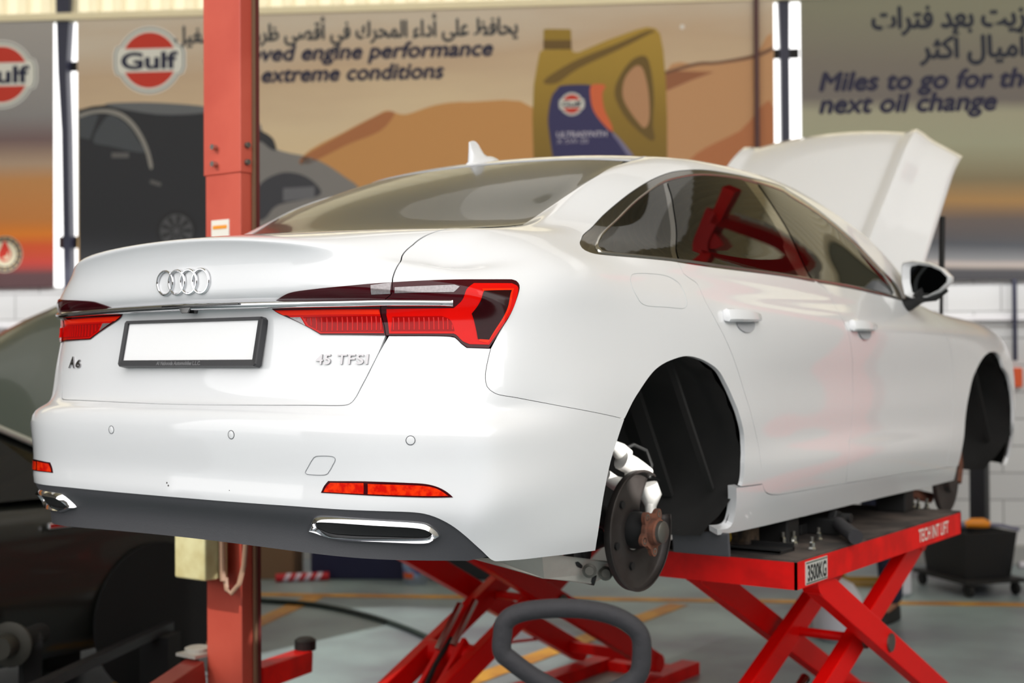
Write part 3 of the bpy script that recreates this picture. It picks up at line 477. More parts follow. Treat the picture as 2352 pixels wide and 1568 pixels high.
# rear silencer hanging under the bumper
mb = MB(); mb.lathe([(-.40, .02), (-.385, .05), (-.36, .062), (.36, .062), (.385, .05), (.40, .02)], (-.04, .26, .325), (1, 0, 0), 28)
mb.tube([(.28, .3, .31), (.32, .6, .27), (.2, 1.0, .25), (.12, 1.6, .22), (.1, 2.6, .21)], .028, 12)
muf = mb.build('silencer', M('tan_heat_metal', (150, 134, 108), .6, .4, var=.4, scale=20), car, smooth=True); tag(muf, 'tan heat-stained silencer')

# ---- tail lamps
lam_o = []; lam_i = []
RA = dict(gap=.0008, flange=.012, sp=.014)
o1, o2 = pair('tail_lamp', 'tail_lamp_outer', lamp_dark, (car, car), off=.003, **RA)
i1, i2 = pair('tail_lamp', 'tail_lamp_inner', lamp_dark, (car, car), off=.003, **RA)
LO, LI = (o1, o2), (i1, i2)
for i, (a, b) in enumerate((LO, LI)): tag(a, 'smoked red tail lamp on the wing' if i == 0 else 'smoked red tail lamp on the boot lid'); tag(b, a['label'])
pair('red_lens', 'L_red_outer', lamp_red, LO, off=.0042, sp=.012)
pair('ribbed_lens', 'L_ribs_outer', lamp_deep, LO, off=.0050, sp=.012)
pair('light_guide', 'L_hex_rim', lamp_bright, LO, off=.0052, sp=.012)
pair('dark_cell', 'L_dark_hex', lamp_black, LO, off=.0060, sp=.012)
pair('silver_lens', 'L_silver_outer', lamp_silver, LO, off=.0042, sp=.012)
pair('red_lens', 'L_red_inner', lamp_red, LI, off=.0042, sp=.012)
pair('ribbed_lens', 'L_ribs_inner', lamp_deep, LI, off=.0050, sp=.012)
pair('light_guide', 'L_band_inner', lamp_bright, LI, off=.0052, sp=.012)
pair('silver_lens', 'L_silver_inner', lamp_silver, LI, off=.0042, sp=.012)
pair('reflector', 'L_tri_inner', lamp_silver, LI, off=.0060, sp=.012)
def ribs(poly, parents, n, off, slope=0.0):
    """fine upright ribs inside a lamp cell"""
    L = smooth_line(OUT[poly], True, .01); lo, hi = L[:, 0].min(), L[:, 0].max()
    for s, par in ((1, parents[0]), (-1, parents[1])):
        mb = MB()
        for k in range(n):
            u = lo+(hi-lo)*(k+.5)/n; vv = np.linspace(L[:, 1].min()+.05, L[:, 1].max()-.05, 9); uv = np.stack([np.full(9, u), vv], 1)
            uv = uv[inside(uv, L)]
            if len(uv) < 3: continue
            P = ev(uv)+normal(uv)*off; mb.tube([(p[0]*s, p[1], p[2]) for p in P], .0016, 6)
        mb.build('lens_rib', lamp_red, par, smooth=True)
ribs('L_ribs_outer', LO, 13, .0052); ribs('L_ribs_inner', LI, 16, .0052)
# chrome strip joining the lamps: a rounded bar standing proud of the boot lid
cb = OUT['chrome_bar']; top = smooth_line(cb[0:6], False, .012); P_ = ev(top); N_ = normal(top); N_[:, 2] = 0; N_ /= np.linalg.norm(N_, axis=1)[:, None]
mb = MB(); rows_ = []; m = len(top)
half = []
for i in range(m):
    t = i/(m-1); h = .0212-.0045*t; sc = 1.0 if t < .985 else .6
    base = P_[i]+N_[i]*.001; half.append([base+N_[i]*o_*sc+np.array([0, 0, -h*q]) for q, o_ in ((-.02, -.004), (.06, .007), (.30, .0105), (.62, .0100), (.90, .0065), (1.0, .0), (1.0, -.03))])
full = [[(-p[0], p[1], p[2]) for p in r] for r in half[:0:-1]]+[[tuple(p) for p in r] for r in half]; k = 7; m = len(full)
mb.add([p for r in full for p in r], [(i*k+j, i*k+j+1, (i+1)*k+j+1, (i+1)*k+j) for i in range(m-1) for j in range(k-1)]+[tuple(range(k)), tuple((m-1)*k+j for j in range(k-1, -1, -1))])
mb.build('chrome_strip', chrome, car, smooth=True, auto=50)
# rear camera under the strip
mb = MB(); mb.prism([(-.032, 0), (.032, 0), (.012, -.024), (-.012, -.024)], lambda a, b: (a, .048, .898+b), lambda a, b: (a, .095, .898+b))
mb.box((.06, .06, .894), (.30, .03, .006)); mb.build('rear_camera', black_gloss, trunk, bevel=.002)

# ---- badges, plate
def on_tail(x, z, off=0.0):
    s = -1 if x < 0 else 1
    uv = solve_uv((abs(x), z), (0, 2), (3.0*min(1, abs(x)/.7), 8.0)); p = ev(uv)[0]+normal(uv)[0]*off
    return (p[0]*s, p[1], p[2])
def badge(body, x0, z0, width, height, name, spacing=1.0):
    v, f = text_mesh(body, 1.0, bold=.012, spacing=spacing); w = v[:, 0].max()-v[:, 0].min(); h = .73
    x = (v[:, 0]-v[:, 0].min())/w*width+x0; z = v[:, 1]/h*height+z0; n = len(v)
    top = [on_tail(a, b, .0045) for a, b in zip(x, z)]; bot = [on_tail(a, b, .0) for a, b in zip(x, z)]
    cnt = {}
    for q in f:
        for i in range(len(q)): cnt[(q[i], q[(i+1) % len(q)])] = 1
    side = [(b, a, a+n, b+n) for a, b in cnt if (b, a) not in cnt]
    mb = MB(); mb.add(top+bot, list(f)+side); return mb.build(name, M('badge_chrome', (168, 166, 168), .16, 1.0), trunk)
b_ = badge('45 TFSI', .4505, .7385, .1485, .0250, 'model_badge', 1.08); tag(b_, 'chrome lettering 45 TFSI')
b_ = badge('A', -.5480, .7300, .034, .0345, 'model_badge'); tag(b_, 'chrome letter A')
b_ = badge('6', -.5080, .7310, .026, .0235, 'model_badge'); tag(b_, 'chrome figure 6')
for k in range(4):
    mb = MB(); cx = (k-1.5)*.0470; cz = .957; V = []; F = []; n = 48
    prof = [(.0345, 0), (.0345, .0045), (.0325, .0062), (.0300, .0062), (.0285, .0045), (.0285, 0)]
    for r, d in prof:
        for i in range(n):
            a = 2*math.pi*i/n; x, z = cx+r*math.cos(a), cz+r*math.sin(a); V.append((x, .0450-d+.02*x*x-.002*(z-cz), z))
    for j in range(5): F += [(j*n+i, j*n+(i+1) % n, (j+1)*n+(i+1) % n, (j+1)*n+i) for i in range(n)]
    mb.add(V, F); o = mb.build('ring_emblem', chrome, trunk, smooth=True)
# number plate with its holder, tilted like the boot panel
pt = Vector((0, .026, .125)).normalized(); pn = Vector((0, -pt.z, pt.y)); pc = Vector((0, .0655, .8005))
def PL(x, t, d): q = pc+pt*t+pn*d; return (x, q.y, q.z)
mb = MB(); W_, T1, T0 = .2725, .0600, -.0690
fo = [(-W_+.006, T0), (W_-.006, T0), (W_, T0+.006), (W_, T1-.006), (W_-.006, T1), (-W_+.006, T1), (-W_, T1-.006), (-W_, T0+.006)]
fi = [(-.258, -.0520), (.258, -.0520), (.258, -.0520), (.258, .0520), (.258, .0520), (-.258, .0520), (-.258, .0520), (-.258, -.0520)]
V = [PL(x, t, -.012) for x, t in fo]+[PL(x, t, .006) for x, t in fo]+[PL(x*.992, t*.985, .010) for x, t in fo]+[PL(x, t, .009) for x, t in fi]+[PL(x, t, .002) for x, t in fi]
F = [(j*8+i, j*8+(i+1) % 8, (j+1)*8+(i+1) % 8, (j+1)*8+i) for j in range(4) for i in range(8)]
mb.add(V, F); holder = mb.build('plate_holder', frame_grey, car); tag(holder, 'black number plate holder')
mb = MB(); mb.add([PL(x, t, .003) for x, t in ((-.2575, -.0515), (.2575, -.0515), (.2575, .0515), (-.2575, .0515))]+[PL(x, t, .001) for x, t in ((-.2575, -.0515), (.2575, -.0515), (.2575, .0515), (-.2575, .0515))], [(0, 1, 2, 3), (7, 6, 5, 4), (0, 4, 5, 1), (1, 5, 6, 2), (2, 6, 7, 3), (3, 7, 4, 0)])
o = mb.build('number_plate', plate_white, holder); tag(o, 'blank white number plate')
v, f = text_mesh('Al Nabooda Automobiles L.L.C.', .0135, bold=.0006, shear=.1); w = v[:, 0].max()
mb = MB(); mb.add([PL(a-w*.5-.02, b-.0655, .0106) for a, b, _ in v], f); o = mb.build('dealer_lettering', M('grey_print', (112, 112, 114), .5), holder)

# ---- bumper details
rf = pair('reflector', 'reflector', lamp_dark, (bumper, bumper), off=.0015, flange=.006, sp=.012)
tag(rf[0], 'long red reflector'); tag(rf[1], 'long red reflector')
for k in ('reflector_a', 'reflector_b'):
    for s in (1, -1):
        Vv, Ff, Ll = panel_data(OUT[k], .0024, 0, 0, .012)
        if s < 0: Vv, Ff, Ll = mirrored(Vv, Ff, Ll)
        make_mesh('reflector_lens', Vv, Ff, Ll, reflex, bumper)
for u, v in (OUT['sensor_inner'][0][:2], OUT['sensor_outer'][0][:2]):
    p = ev((u, v))[0]; n_ = normal((u, v))[0]
    for s in (1, -1):
        c = Vector((p[0]*s, p[1], p[2])); a = Vector((n_[0]*s, n_[1], n_[2]))
        mb = MB(); mb.lathe([(-.003, .0113), (.0006, .0113), (.0006, .0100), (-.0006, .0098)], c, a, 28, caps=False); sr = mb.build('sensor_ring', M('seam_grey', (70, 72, 78), .5), bumper)
        mb = MB(); mb.lathe([(-.003, .0097), (.0006, .0097), (.001, .0085)], c, a, 28); mb.build('parking_sensor', paint, bumper, smooth=True)
def seam(name, poly, parent, mat, r=.0012, s=1, off=.0003, closed=True):
    L = smooth_line(OUT[poly] if isinstance(poly, str) else poly, closed, .008); P = ev(L)+normal(L)*off
    mb = MB(); mb.tube([(p[0]*s, p[1], p[2]) for p in P], r, 6, closed=closed); return mb.build(name, mat, parent)
seam_mat = M('seam_light_grey', (150, 152, 156), .6)
seam('tow_hook_cover', 'tow_cover', bumper, seam_mat, r=.0011)
seam('fuel_flap', 'fuel_flap', sides[0], M('seam_pale', (190, 194, 194), .6), r=.0009)
# exhaust trims
for s in (1, -1):
    Lo = smooth_line(OUT['exhaust_outer'], True, .008); Li = smooth_line(OUT['exhaust_inner'], True, .008)
er = ring_panel('exhaust_trim', 'exhaust_outer', 'exhaust_inner', chrome, (dif, dif), .004, .012, bulge=.008)
ei = pair('exhaust_blank', 'exhaust_inner', M('exhaust_black', (16, 16, 17), .55), (dif, dif), off=.0005, sp=.014)
# raised collar around each trim
# ---- roof antenna
mb = MB(); NS = 14
for k in range(NS+1):
    t = k/NS; y = 1.285+.165*t; zc = ev(solve_uv((0, y+.05), (0, 1), (0, 19)))[0][2] if False else 1.404+.028*t+.006*math.sin(math.pi*t)
    hw = .030*math.sin(math.pi*min(1, .12+t*.86))**.5; hb = .022*(math.sin(math.pi*min(.98, .1+t*.88)))**.4
    fin = .062*max(0, 1-((t-.10)/.40)**2)**.8 if t < .5 else 0
    if t < .06: fin *= t/.06
    top_y = y-.004*(fin/.06)
    ring = [(-hw, y, zc-.012), (-hw*.9, y, zc+hb*.55), (-hw*.45, y, zc+hb), (-.006, y-.01*(fin > .01), zc+hb+fin*.5), (-.003, y-.012*(fin > .01), zc+hb+fin), (.003, y-.012*(fin > .01), zc+hb+fin), (.006, y-.01*(fin > .01), zc+hb+fin*.5), (hw*.45, y, zc+hb), (hw*.9, y, zc+hb*.55), (hw, y, zc-.012)]
    mb.v += ring
n = 10
mb.f += [(k*n+i, k*n+i+1, (k+1)*n+i+1, (k+1)*n+i) for k in range(NS) for i in range(n-1)]+[tuple(range(n)), tuple(NS*n+i for i in range(n-1, -1, -1))]
mb.build('roof_antenna', paint, car, smooth=True, auto=50)

# ---- side windows
trims = pair('window_surround', 'dlo_trim', black_gloss, (car, car), off=-.002, gap=.001, flange=.006, sp=.02)
ring_panel('chrome_trim', 'chrome_window', 'win_inside', chrome_sat, trims, .001, .006, bulge=.003, n=260)
def pane(a, b, hint):
    """glass between two dividers: from divider a (left) to divider b (right) inside the window opening"""
    W = smooth_line(OUT['win_inside'], True, .012)
    if a is not None: A = smooth_line(OUT[a], False, .012)
    if b is not None: B = smooth_line(OUT[b], False, .012)
    def ub(line, v): o = np.argsort(line[:, 1]); return np.interp(v, line[o, 1], line[o, 0])
    keep = np.ones(len(W), bool)
    if a is not None: keep &= W[:, 0] > ub(A, W[:, 1])
    if b is not None: keep &= W[:, 0] < ub(B, W[:, 1])
    idx = np.where(keep)[0]
    # assemble: runs of the opening between the dividers, joined by the dividers
    runs = []; st = idx[0]; pv = idx[0]
    for i in idx[1:]:
        if i != pv+1: runs.append((st, pv)); st = i
        pv = i
    runs.append((st, pv))
    if len(runs) > 1 and runs[0][0] == 0 and runs[-1][1] == len(W)-1:
        r0 = runs.pop(0); last = runs.pop(); segs = [np.vstack([W[last[0]:], W[:r0[1]+1]])]
    else: segs = []
    segs += [W[r[0]:r[1]+1] for r in runs]
    segs = [s for s in segs if len(s) > 2]
    out = []
    for k, s in enumerate(segs):
        out += s.tolist(); e = s[-1]; nx = segs[(k+1) % len(segs)][0]
        cand = [l for l in (A if a is not None else None, B if b is not None else None) if l is not None]
        best = min(cand, key=lambda l: np.abs(l-e).sum(1).min()) if cand else None
        if best is not None and np.abs(nx-e).sum() > .15:
            m = (best[:, 1] > min(e[1], nx[1])+.03) & (best[:, 1] < max(e[1], nx[1])-.03); q = best[m]
            if len(q): q = q if abs(q[0][1]-e[1]) < abs(q[-1][1]-e[1]) else q[::-1]; out += q.tolist()
    return [(p[0], p[1], 1) for p in out]
PQ, PR, PF = pane(None, 'q_r', 0), pane('q_f', 'b_r', 0), pane('b_f', None, 0)
pair('quarter_window', PQ, tint, trims, off=.0005, sp=.03)
pair('rear_door_window', PR, tint, trims, off=.0005, sp=.03)
pair('front_door_window', PF, tint, trims, off=.0005, sp=.03)

# ---- door handles
def handle(u, v, parent, s):
    p = ev((u, v))[0]; n_ = Vector(normal((u, v))[0]); t = Vector((0, 1, -.035)); t = (t-n_*t.dot(n_)).normalized(); b = n_.cross(t)
    if b.z < 0: b = -b
    def Q(a, c, d): q = Vector(p)+t*a+b*c+n_*d; return (q.x*s, q.y, q.z)
    mb = MB(); rings = []; prof = [(-.118, .024, .004), (-.112, .030, .020), (-.09, .031, .030), (0, .027, .036), (.05, .022, .034), (.088, .017, .026), (.108, .015, .016), (.114, .013, .006)]
    for a, h, d in prof:
        top, bot = h*.62, -h*.75
        rings.append([Q(a, top*.8, .0), Q(a, top, d*.55), Q(a, top*.75, d*.95), Q(a, 0, d), Q(a, bot*.75, d*.95), Q(a, bot, d*.6), Q(a, bot*.8, max(d-.016, 0))])
    m = len(rings); k = 7; mb.add([q for r in rings for q in r], [(i*k+j, i*k+j+1, (i+1)*k+j+1, (i+1)*k+j) for i in range(m-1) for j in range(k-1)]+[(i*k+k-1, i*k, (i+1)*k, (i+1)*k+k-1) for i in range(m-1)]+[tuple(range(k)), tuple((m-1)*k+j for j in range(k-1, -1, -1))])
    h = mb.build('door_handle', paint, parent, smooth=True, auto=45)
    # flat grey patch painted as the shade behind the grip
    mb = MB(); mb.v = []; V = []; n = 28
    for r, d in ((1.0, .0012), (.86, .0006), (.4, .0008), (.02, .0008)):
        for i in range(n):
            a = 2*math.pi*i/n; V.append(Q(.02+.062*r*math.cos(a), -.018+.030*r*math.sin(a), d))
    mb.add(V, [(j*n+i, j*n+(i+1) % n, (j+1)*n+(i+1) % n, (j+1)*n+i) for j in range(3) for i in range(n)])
    mb.build('grip_shade', M('hollow_shade', (176, 178, 182), .5), parent, smooth=True)
for s, rd, fd in ((1, rdoors[0], fdoors[0]), (-1, rdoors[1], fdoors[1])):
    handle(*OUT['handle_r'][0][:2], rd, s); handle(*OUT['handle_f'][0][:2], fd, s)

# ---- door mirrors
for s in (1, -1):
    mb = MB()
    # housing: rings from the rear rim to the rounded front
    rim = [(-.100, .062), (-.092, .078), (-.05, .083), (.02, .070), (.075, .045), (.108, .012), (.104, -.010), (.06, -.045), (.01, -.064), (-.06, -.064), (-.088, -.050), (-.100, .0)]
    cen = Vector((.962, 3.02, 1.047)); m = len(rim); rings = []
    for t, sc, dx in ((0, 1.0, 0), (.012, 1.06, 0), (.05, 1.02, -.002), (.085, .86, -.006), (.11, .58, -.012), (.12, .2, -.018)):
        rings.append([((cen.x+a*sc+dx+t*.12)*s, cen.y+t-.25*a, cen.z+b*sc+.004) for a, b in rim])
    mb.add([q for r in rings for q in r], [(j*m+i, j*m+(i+1) % m, (j+1)*m+(i+1) % m, (j+1)*m+i) for j in range(5) for i in range(m)]+[tuple(5*m+i for i in range(m))])
    inr = [[((cen.x+a*.99)*s, cen.y+.002-.25*a, cen.z+b*.99+.004) for a, b in rim], [((cen.x+a*.80+.012)*s, cen.y+.012-.25*a, cen.z+b*.82+.004) for a, b in rim]]
    o_ = len(mb.v); mb.v += [q for r in inr for q in r]; mb.f += [(o_+i, o_+(i+1) % m, o_+m+(i+1) % m, o_+m+i) for i in range(m)]
    mir = mb.build('door_mirror', paint, car, smooth=True, auto=50)
    mb = MB(); mb.add([((cen.x+a*.80+.012)*s, cen.y+.011-.25*a, cen.z+b*.82+.004) for a, b in rim], [tuple(range(m))]); mb.build('mirror_glass', M('mirror_glass', (30, 32, 33), .03, 1.0), mir)
    mb = MB(); mb.tube([(.85*s, 3.07, .955), (.885*s, 3.07, .962), (.925*s, 3.06, .985), (.96*s, 3.04, 1.0)], [.030, .028, .026, .03], 12)
    mb.tube([(.92*s, 3.05, .983), (1.0*s, 3.04, .990), (1.045*s, 3.05, 1.018)], [.018, .020, .012], 10); mb.build('mirror_foot', dark_plastic, mir, smooth=True)

# ---- open bonnet
th = math.radians(41.6); HL = 1.24; hy0, hz0 = 3.42, 1.0
def hood(sx, t):
    """sx -1..1 across, t 0..1 from hinge to nose"""
    a = abs(sx); L = HL*(1+.085*(1-a**2.2)); hw = .735-.06*t; x = sx*hw
    h = .055*(1-a*a)+.030*math.exp(-((a-.70)/.06)**2)-.09*max(0, a-.70)/.3
    h += -.10*max(0, t-.8)**2/.04*.35
    d = L*t; return (x, hy0+d*math.cos(th)-h*math.sin(th), hz0+d*math.sin(th)+h*math.cos(th))
mb = MB(); nx, ny = 61, 30
mb.v = [hood(-1+2*i/(nx-1), j/(ny-1)) for j in range(ny) for i in range(nx)]
mb.f = [(j*nx+i, j*nx+i+1, (j+1)*nx+i+1, (j+1)*nx+i) for j in range(ny-1) for i in range(nx-1)]
hd = mb.build('bonnet', paint, car, smooth=True); md = hd.modifiers.new('solid', 'SOLIDIFY'); md.thickness = .022; md.offset = -1
for s in (1, -1):
    mb = MB(); mb.cyl((.68*s, 4.09, .90), (.68*s, 4.11, 1.20), .009, 10); mb.cyl((.68*s, 4.105, 1.16), (.68*s, 4.125, 1.42), .014, 12); mb.ball((.68*s, 4.09, .90), .014)
    mb.build('bonnet_strut', rubber, car, smooth=True)
mb = MB(); mb.box((0, 4.1, .82), (1.3, 1.2, .03)); mb.box((0, 3.55, .90), (1.3, .06, .14)); mb.box((0, 4.05, .88), (.5, .65, .12)); mb.box((-.48, 3.9, .9), (.26, .36, .16)); mb.build('engine_cover', dark_plastic, car, bevel=.01)

# ---- wheel wells
def well(yc, s, name='wheel_liner'):
    mb = MB(); n = 40; xs = [.905, .86, .78, .70, .60, .50]; rr = [.404, .415, .425, .425, .42, .41]; zc = .357; V = []
    for x, r in zip(xs, rr):
        for i in range(n+1):
            a = math.radians(-8)+math.radians(214)*i/n; w = .006*math.sin(i*2.3+x*31)+.005*math.sin(i*.9-x*17)*(x < .88); lowf = max(0, -math.sin(a)); fr = 1 if math.cos(a) < 0 else .3
            V.append(((x-(.24 if x > .82 else .1)*lowf)*s, yc-math.cos(a)*(r+w-.09*lowf*fr), zc+math.sin(a)*(r+w-.09*lowf*fr)))
    F = [(j*(n+1)+i, j*(n+1)+i+1, (j+1)*(n+1)+i+1, (j+1)*(n+1)+i) for j in range(5) for i in range(n)]
    mb.add(V, F); c0 = len(mb.v); mb.v.append((.47*s, yc, zc+.05)); mb.f += [(5*(n+1)+i, 5*(n+1)+i+1, c0) for i in range(n)]
    mb.beam((.80*s, yc+.10, zc+.44), (.80*s, yc+.40, zc-.02), .02, .012); mb.beam((.62*s, yc+.16, zc+.40), (.64*s, yc+.40, zc-.05), .05, .016)
    return mb.build(name, liner_felt, car, smooth=True, auto=60)
for s in (1, -1): well(1.083, s); well(4.02, s)
mb = MB(); mb.box((.78, 1.452, .168), (.20, .012, .075), Matrix.Rotation(.12, 3, 'X')); o = mb.build('liner_flap', black_plastic, car, bevel=.004)
# ---- rear right suspension
HY, HZ = 1.102, .243
mb = MB(); nseg = 56; V = []; gap0 = math.radians(-8); a0 = math.radians(62); a1 = math.radians(62+308)
prof = [(.058, .000), (.075, -.004), (.105, -.006), (.150, -.002), (.168, .000), (.176, .006), (.178, .026), (.172, .030)]
for i in range(nseg+1):
    a = a0+(a1-a0)*i/nseg
    for r, d in prof: V.append((.745+d, HY+r*math.cos(a), HZ+r*math.sin(a)))
k = len(prof); mb.add(V, [(i*k+j, i*k+j+1, (i+1)*k+j+1, (i+1)*k+j) for i in range(nseg) for j in range(k-1)])
sh = mb.build('brake_shield', shield_mat, car, smooth=True, auto=50); md = sh.modifiers.new('solid', 'SOLIDIFY'); md.thickness = .003
for a in (130, 200, 262):
    mb = MB(); mb.cyl((.742, HY+.105*math.cos(math.radians(a)), HZ+.105*math.sin(math.radians(a))), (.75, HY+.105*math.cos(math.radians(a)), HZ+.105*math.sin(math.radians(a))), .011, 12)
    mb.build('shield_rivet', dark_plastic, sh, smooth=True)
mb = MB(); mb.lathe([(0, .055), (.03, .055), (.05, .046), (.07, .046)], (.735, HY, HZ), (1, 0, 0), 32); mb.build('bearing_housing', dark_plastic, car, smooth=True)
mb = MB(); V = []; n = 120                                     # five-lobed flange
def lobe(a): return .053+.020*max(0, .25+.75*math.cos(5*(a+.25)))**.8
for d in (0, .012):
    for i in range(n): a = 2*math.pi*i/n; V.append((.800+d, HY+lobe(a)*math.cos(a), HZ+lobe(a)*math.sin(a)))
mb.add(V, [tuple(range(n-1, -1, -1)), tuple(n+i for i in range(n))]+[(i, (i+1) % n, n+(i+1) % n, n+i) for i in range(n)])
mb.lathe([(.012, .040), (.030, .038), (.034, .034)], (.800, HY, HZ), (1, 0, 0), 32)
hub = mb.build('wheel_hub', rust, car); tag(hub, 'rusty five-lobed wheel hub')
mb = MB(); mb.lathe([(.030, .033), (.044, .032), (.047, .028)], (.800, HY, HZ), (1, 0, 0), 36); mb.build('hub_cap', steel_dull, hub, smooth=True)
for q in range(5):
    a = 2*math.pi*q/5-.25; c = (HY+.058*math.cos(a), HZ+.058*math.sin(a))
    mb = MB(); mb.lathe([(.0115, .010), (.0135, .010), (.0135, .0065), (.008, .006)], (.800, c[0], c[1]), (1, 0, 0), 16); mb.build('bolt_hole', steel, hub, smooth=True)
# knuckle, upper link, brake line
mb = MB()
mb.tube([(.66, 1.12, .49), (.675, 1.14, .47), (.69, 1.165, .455)], [.016, .026, .020], 14)
mb.tube([(.685, 1.13, .445), (.70, 1.17, .425), (.705, 1.22, .41), (.71, 1.255, .40)], [.030, .030, .022, .014], 14)
mb.tube([(.70, 1.17, .43), (.70, 1.16, .39), (.695, 1.17, .365)], [.026, .018, .022], 12)
mb.tube([(.715, 1.235, .365), (.72, 1.245, .33), (.725, 1.235, .30), (.735, 1.215, .27)], [.030, .034, .018, .014], 14)
mb.tube([(.66, 1.08, .40), (.67, 1.12, .375), (.69, 1.17, .37)], [.02, .022, .016], 12)
kn = mb.build('knuckle', M('bare_aluminium', (228, 226, 222), .45, .1, var=.15, scale=30), car, smooth=True); tag(kn, 'pale aluminium wheel carrier')
mb = MB(); mb.tube([(.66, 1.17, .47), (.675, 1.22, .485), (.69, 1.27, .465), (.70, 1.285, .42), (.70, 1.27, .38)], .006, 8); mb.tube([(.70, 1.15, .395), (.68, 1.30, .38), (.66, 1.40, .36)], .006, 8); mb.build('brake_hose', rubber, car, smooth=True)
mb = MB()
for (y, z) in ((.985, .34), (.955, .19)):
    mb.lathe([(0, .020), (.0, .045), (.03, .048), (.034, .040), (.036, .022), (.045, .020), (.046, .005)], (.63, y, z), (1, 0, 0), 26)
mb.tube([(.6, .985, .36), (.64, 1.05, .30), (.66, 1.10, .26)], .03, 12); mb.tube([(.6, .955, .19), (.66, 1.06, .22)], .03, 12)
mb.build('suspension_bush', dark_plastic, car, smooth=True)
mb = MB(); PTS = [(.38, .60, .26), (.52, .66, .235), (.64, .78, .205), (.69, .93, .175), (.70, 1.04, .155), (.69, 1.08, .115), (.66, 1.0, .09), (.60, .84, .125), (.46, .68, .19), (.36, .60, .215)]
mb.prism(PTS, lambda x, y, z: (x, y, z), lambda x, y, z: (x-.03, y+.028, z-.006)); ca = mb.build('control_arm', alu, car, bevel=.006); tag(ca, 'grey cast lower control arm')
for c in ((.682, .955, .137), (.690, 1.03, .120)):
    mb = MB(); mb.lathe([(0, .021), (.006, .021), (.010, .014), (.014, .013)], c, (.55, -.83, .1), 16)
    mb.build('arm_bolt', steel_dull, ca, smooth=True)
mb = MB(); mb.tube([(.2, .75, .22), (.45, .85, .17), (.66, 1.02, .10)], .018, 10); mb.build('lower_link', dark_plastic, car, smooth=True)
# front right brake disc
mb = MB(); mb.lathe([(0, .05), (0, .165), (.02, .165), (.02, .07), (.045, .065), (.046, .01)], (.70, 4.04, .235-.06), (1, 0, 0), 44); mb.build('brake_disc', shield_mat, car, smooth=True)
mb = MB(); mb.tube([(.50, 4.05, .16), (.66, 4.10, .20)], .04, 12); mb.tube([(.70, 4.20, .30), (.70, 4.23, .22), (.70, 4.20, .14)], .035, 12); mb.tube([(.45, 3.75, .15), (.66, 3.98, .08)], .025, 10); mb.build('front_suspension', rust, car, smooth=True)
# scuffs on the bumper
for (u, v, r) in ((.03, 2.62, .0026), (.05, 2.72, .0024), (.70, 2.62, .0012)):
    p = ev((u, v))[0]; n_ = normal((u, v))[0]; mb = MB(); mb.lathe([(-.001, r), (.0006, r)], (-p[0] if u < .3 else p[0], p[1], p[2]), n_, 8)
    mb.build('paint_chip', M('chip_dark', (70, 66, 64), .7), bumper)

# ================================================================== THE WORKSHOP
def V3(s, n, z): v = wall(s, n, z); return (v.x, v.y, v.z)
# floor
fm = M('epoxy_floor', (146, 164, 164), .38, rgb2=(106, 108, 116), scale=.9, detail=9, bump=.02)
mb = MB(); mb.add([(-40, -30, 0), (40, -30, 0), (40, 60, 0), (-40, 60, 0)], [(0, 1, 2, 3)]); struct(mb.build('floor', fm))
yl = M('yellow_floor_paint', (206, 150, 44), .5, rgb2=(176, 118, 40), scale=5)
def floor_strip(a, b, w, name):
    a = Vector(a+(0,)); b = Vector(b+(0,)); d = (b-a).normalized(); s_ = Vector((-d.y, d.x, 0))*w/2
    mb = MB(); mb.add([p+q+Vector((0, 0, h)) for h in (.001, .004) for p, q in ((a, -s_), (b, -s_), (b, s_), (a, s_))], [(4, 5, 6, 7), (0, 1, 5, 4), (1, 2, 6, 5), (2, 3, 7, 6), (3, 0, 4, 7)]); return struct(mb.build(name, yl))
floor_strip((-9.0, 1.25), (4.5, 8.95), .11, 'trim_1')
floor_strip((-3.62, 4.24), (-2.55, 1.6), .13, 'trim_2')
floor_strip((-1.46, 5.37), (-1.20, 1.2), .13, 'trim_3')
# back wall of painted blocks, with a kerb and a conduit
bw = bpy.data.materials.new('painted_block_wall'); bw.use_nodes = True; nt = bw.node_tree; b_ = nt.nodes['Principled BSDF']; b_.inputs['Roughness'].default_value = .7
tc = nt.nodes.new('ShaderNodeTexCoord'); mp = nt.nodes.new('ShaderNodeMapping'); mp.inputs['Rotation'].default_value = (math.radians(-90), 0, 0)
bk = nt.nodes.new('ShaderNodeTexBrick'); bk.inputs['Scale'].default_value = 1; bk.inputs['Brick Width'].default_value = .42; bk.inputs['Row Height'].default_value = .21; bk.inputs['Mortar Size'].default_value = .006
bk.inputs['Color1'].default_value = (.66, .66, .66, 1); bk.inputs['Color2'].default_value = (.60, .60, .605, 1); bk.inputs['Mortar'].default_value = (.34, .34, .345, 1)
nt.links.new(tc.outputs['Object'], mp.inputs['Vector']); nt.links.new(mp.outputs['Vector'], bk.inputs['Vector']); nt.links.new(bk.outputs['Color'], b_.inputs['Base Color'])
def wall_box(name, s0, s1, n0, n1, z0, z1, mat, parent=None, bevel=0.0):
    """box in wall coordinates, as an object turned with the wall"""
    mb = MB(); mb.box((0, 0, 0), (s1-s0, n1-n0, z1-z0)); o = mb.build(name, mat, parent, bevel=bevel)
    o.location = wall((s0+s1)/2, (n0+n1)/2, (z0+z1)/2); o.rotation_euler = (0, 0, WALL_ROT); return o
struct(wall_box('wall_back', -11, 9, -.24, -.06, 0, 2.215, bw))
struct(wall_box('baseboard_back', -11, 9, -.06, .10, 0, .13, M('kerb_grey', (170, 170, 168), .8, var=.2, scale=6)))
struct(wall_box('trim_4', -11, 9, -.06, -.01, 1.875, 1.915, M('conduit_white', (238, 236, 240), .5)))
o = wall_box('steel_pole', 3.895, 3.925, .0, .03, 1.56, 2.19, navy); tag(o, 'thin dark pole fixed to block wall right of the white car', 'pole')
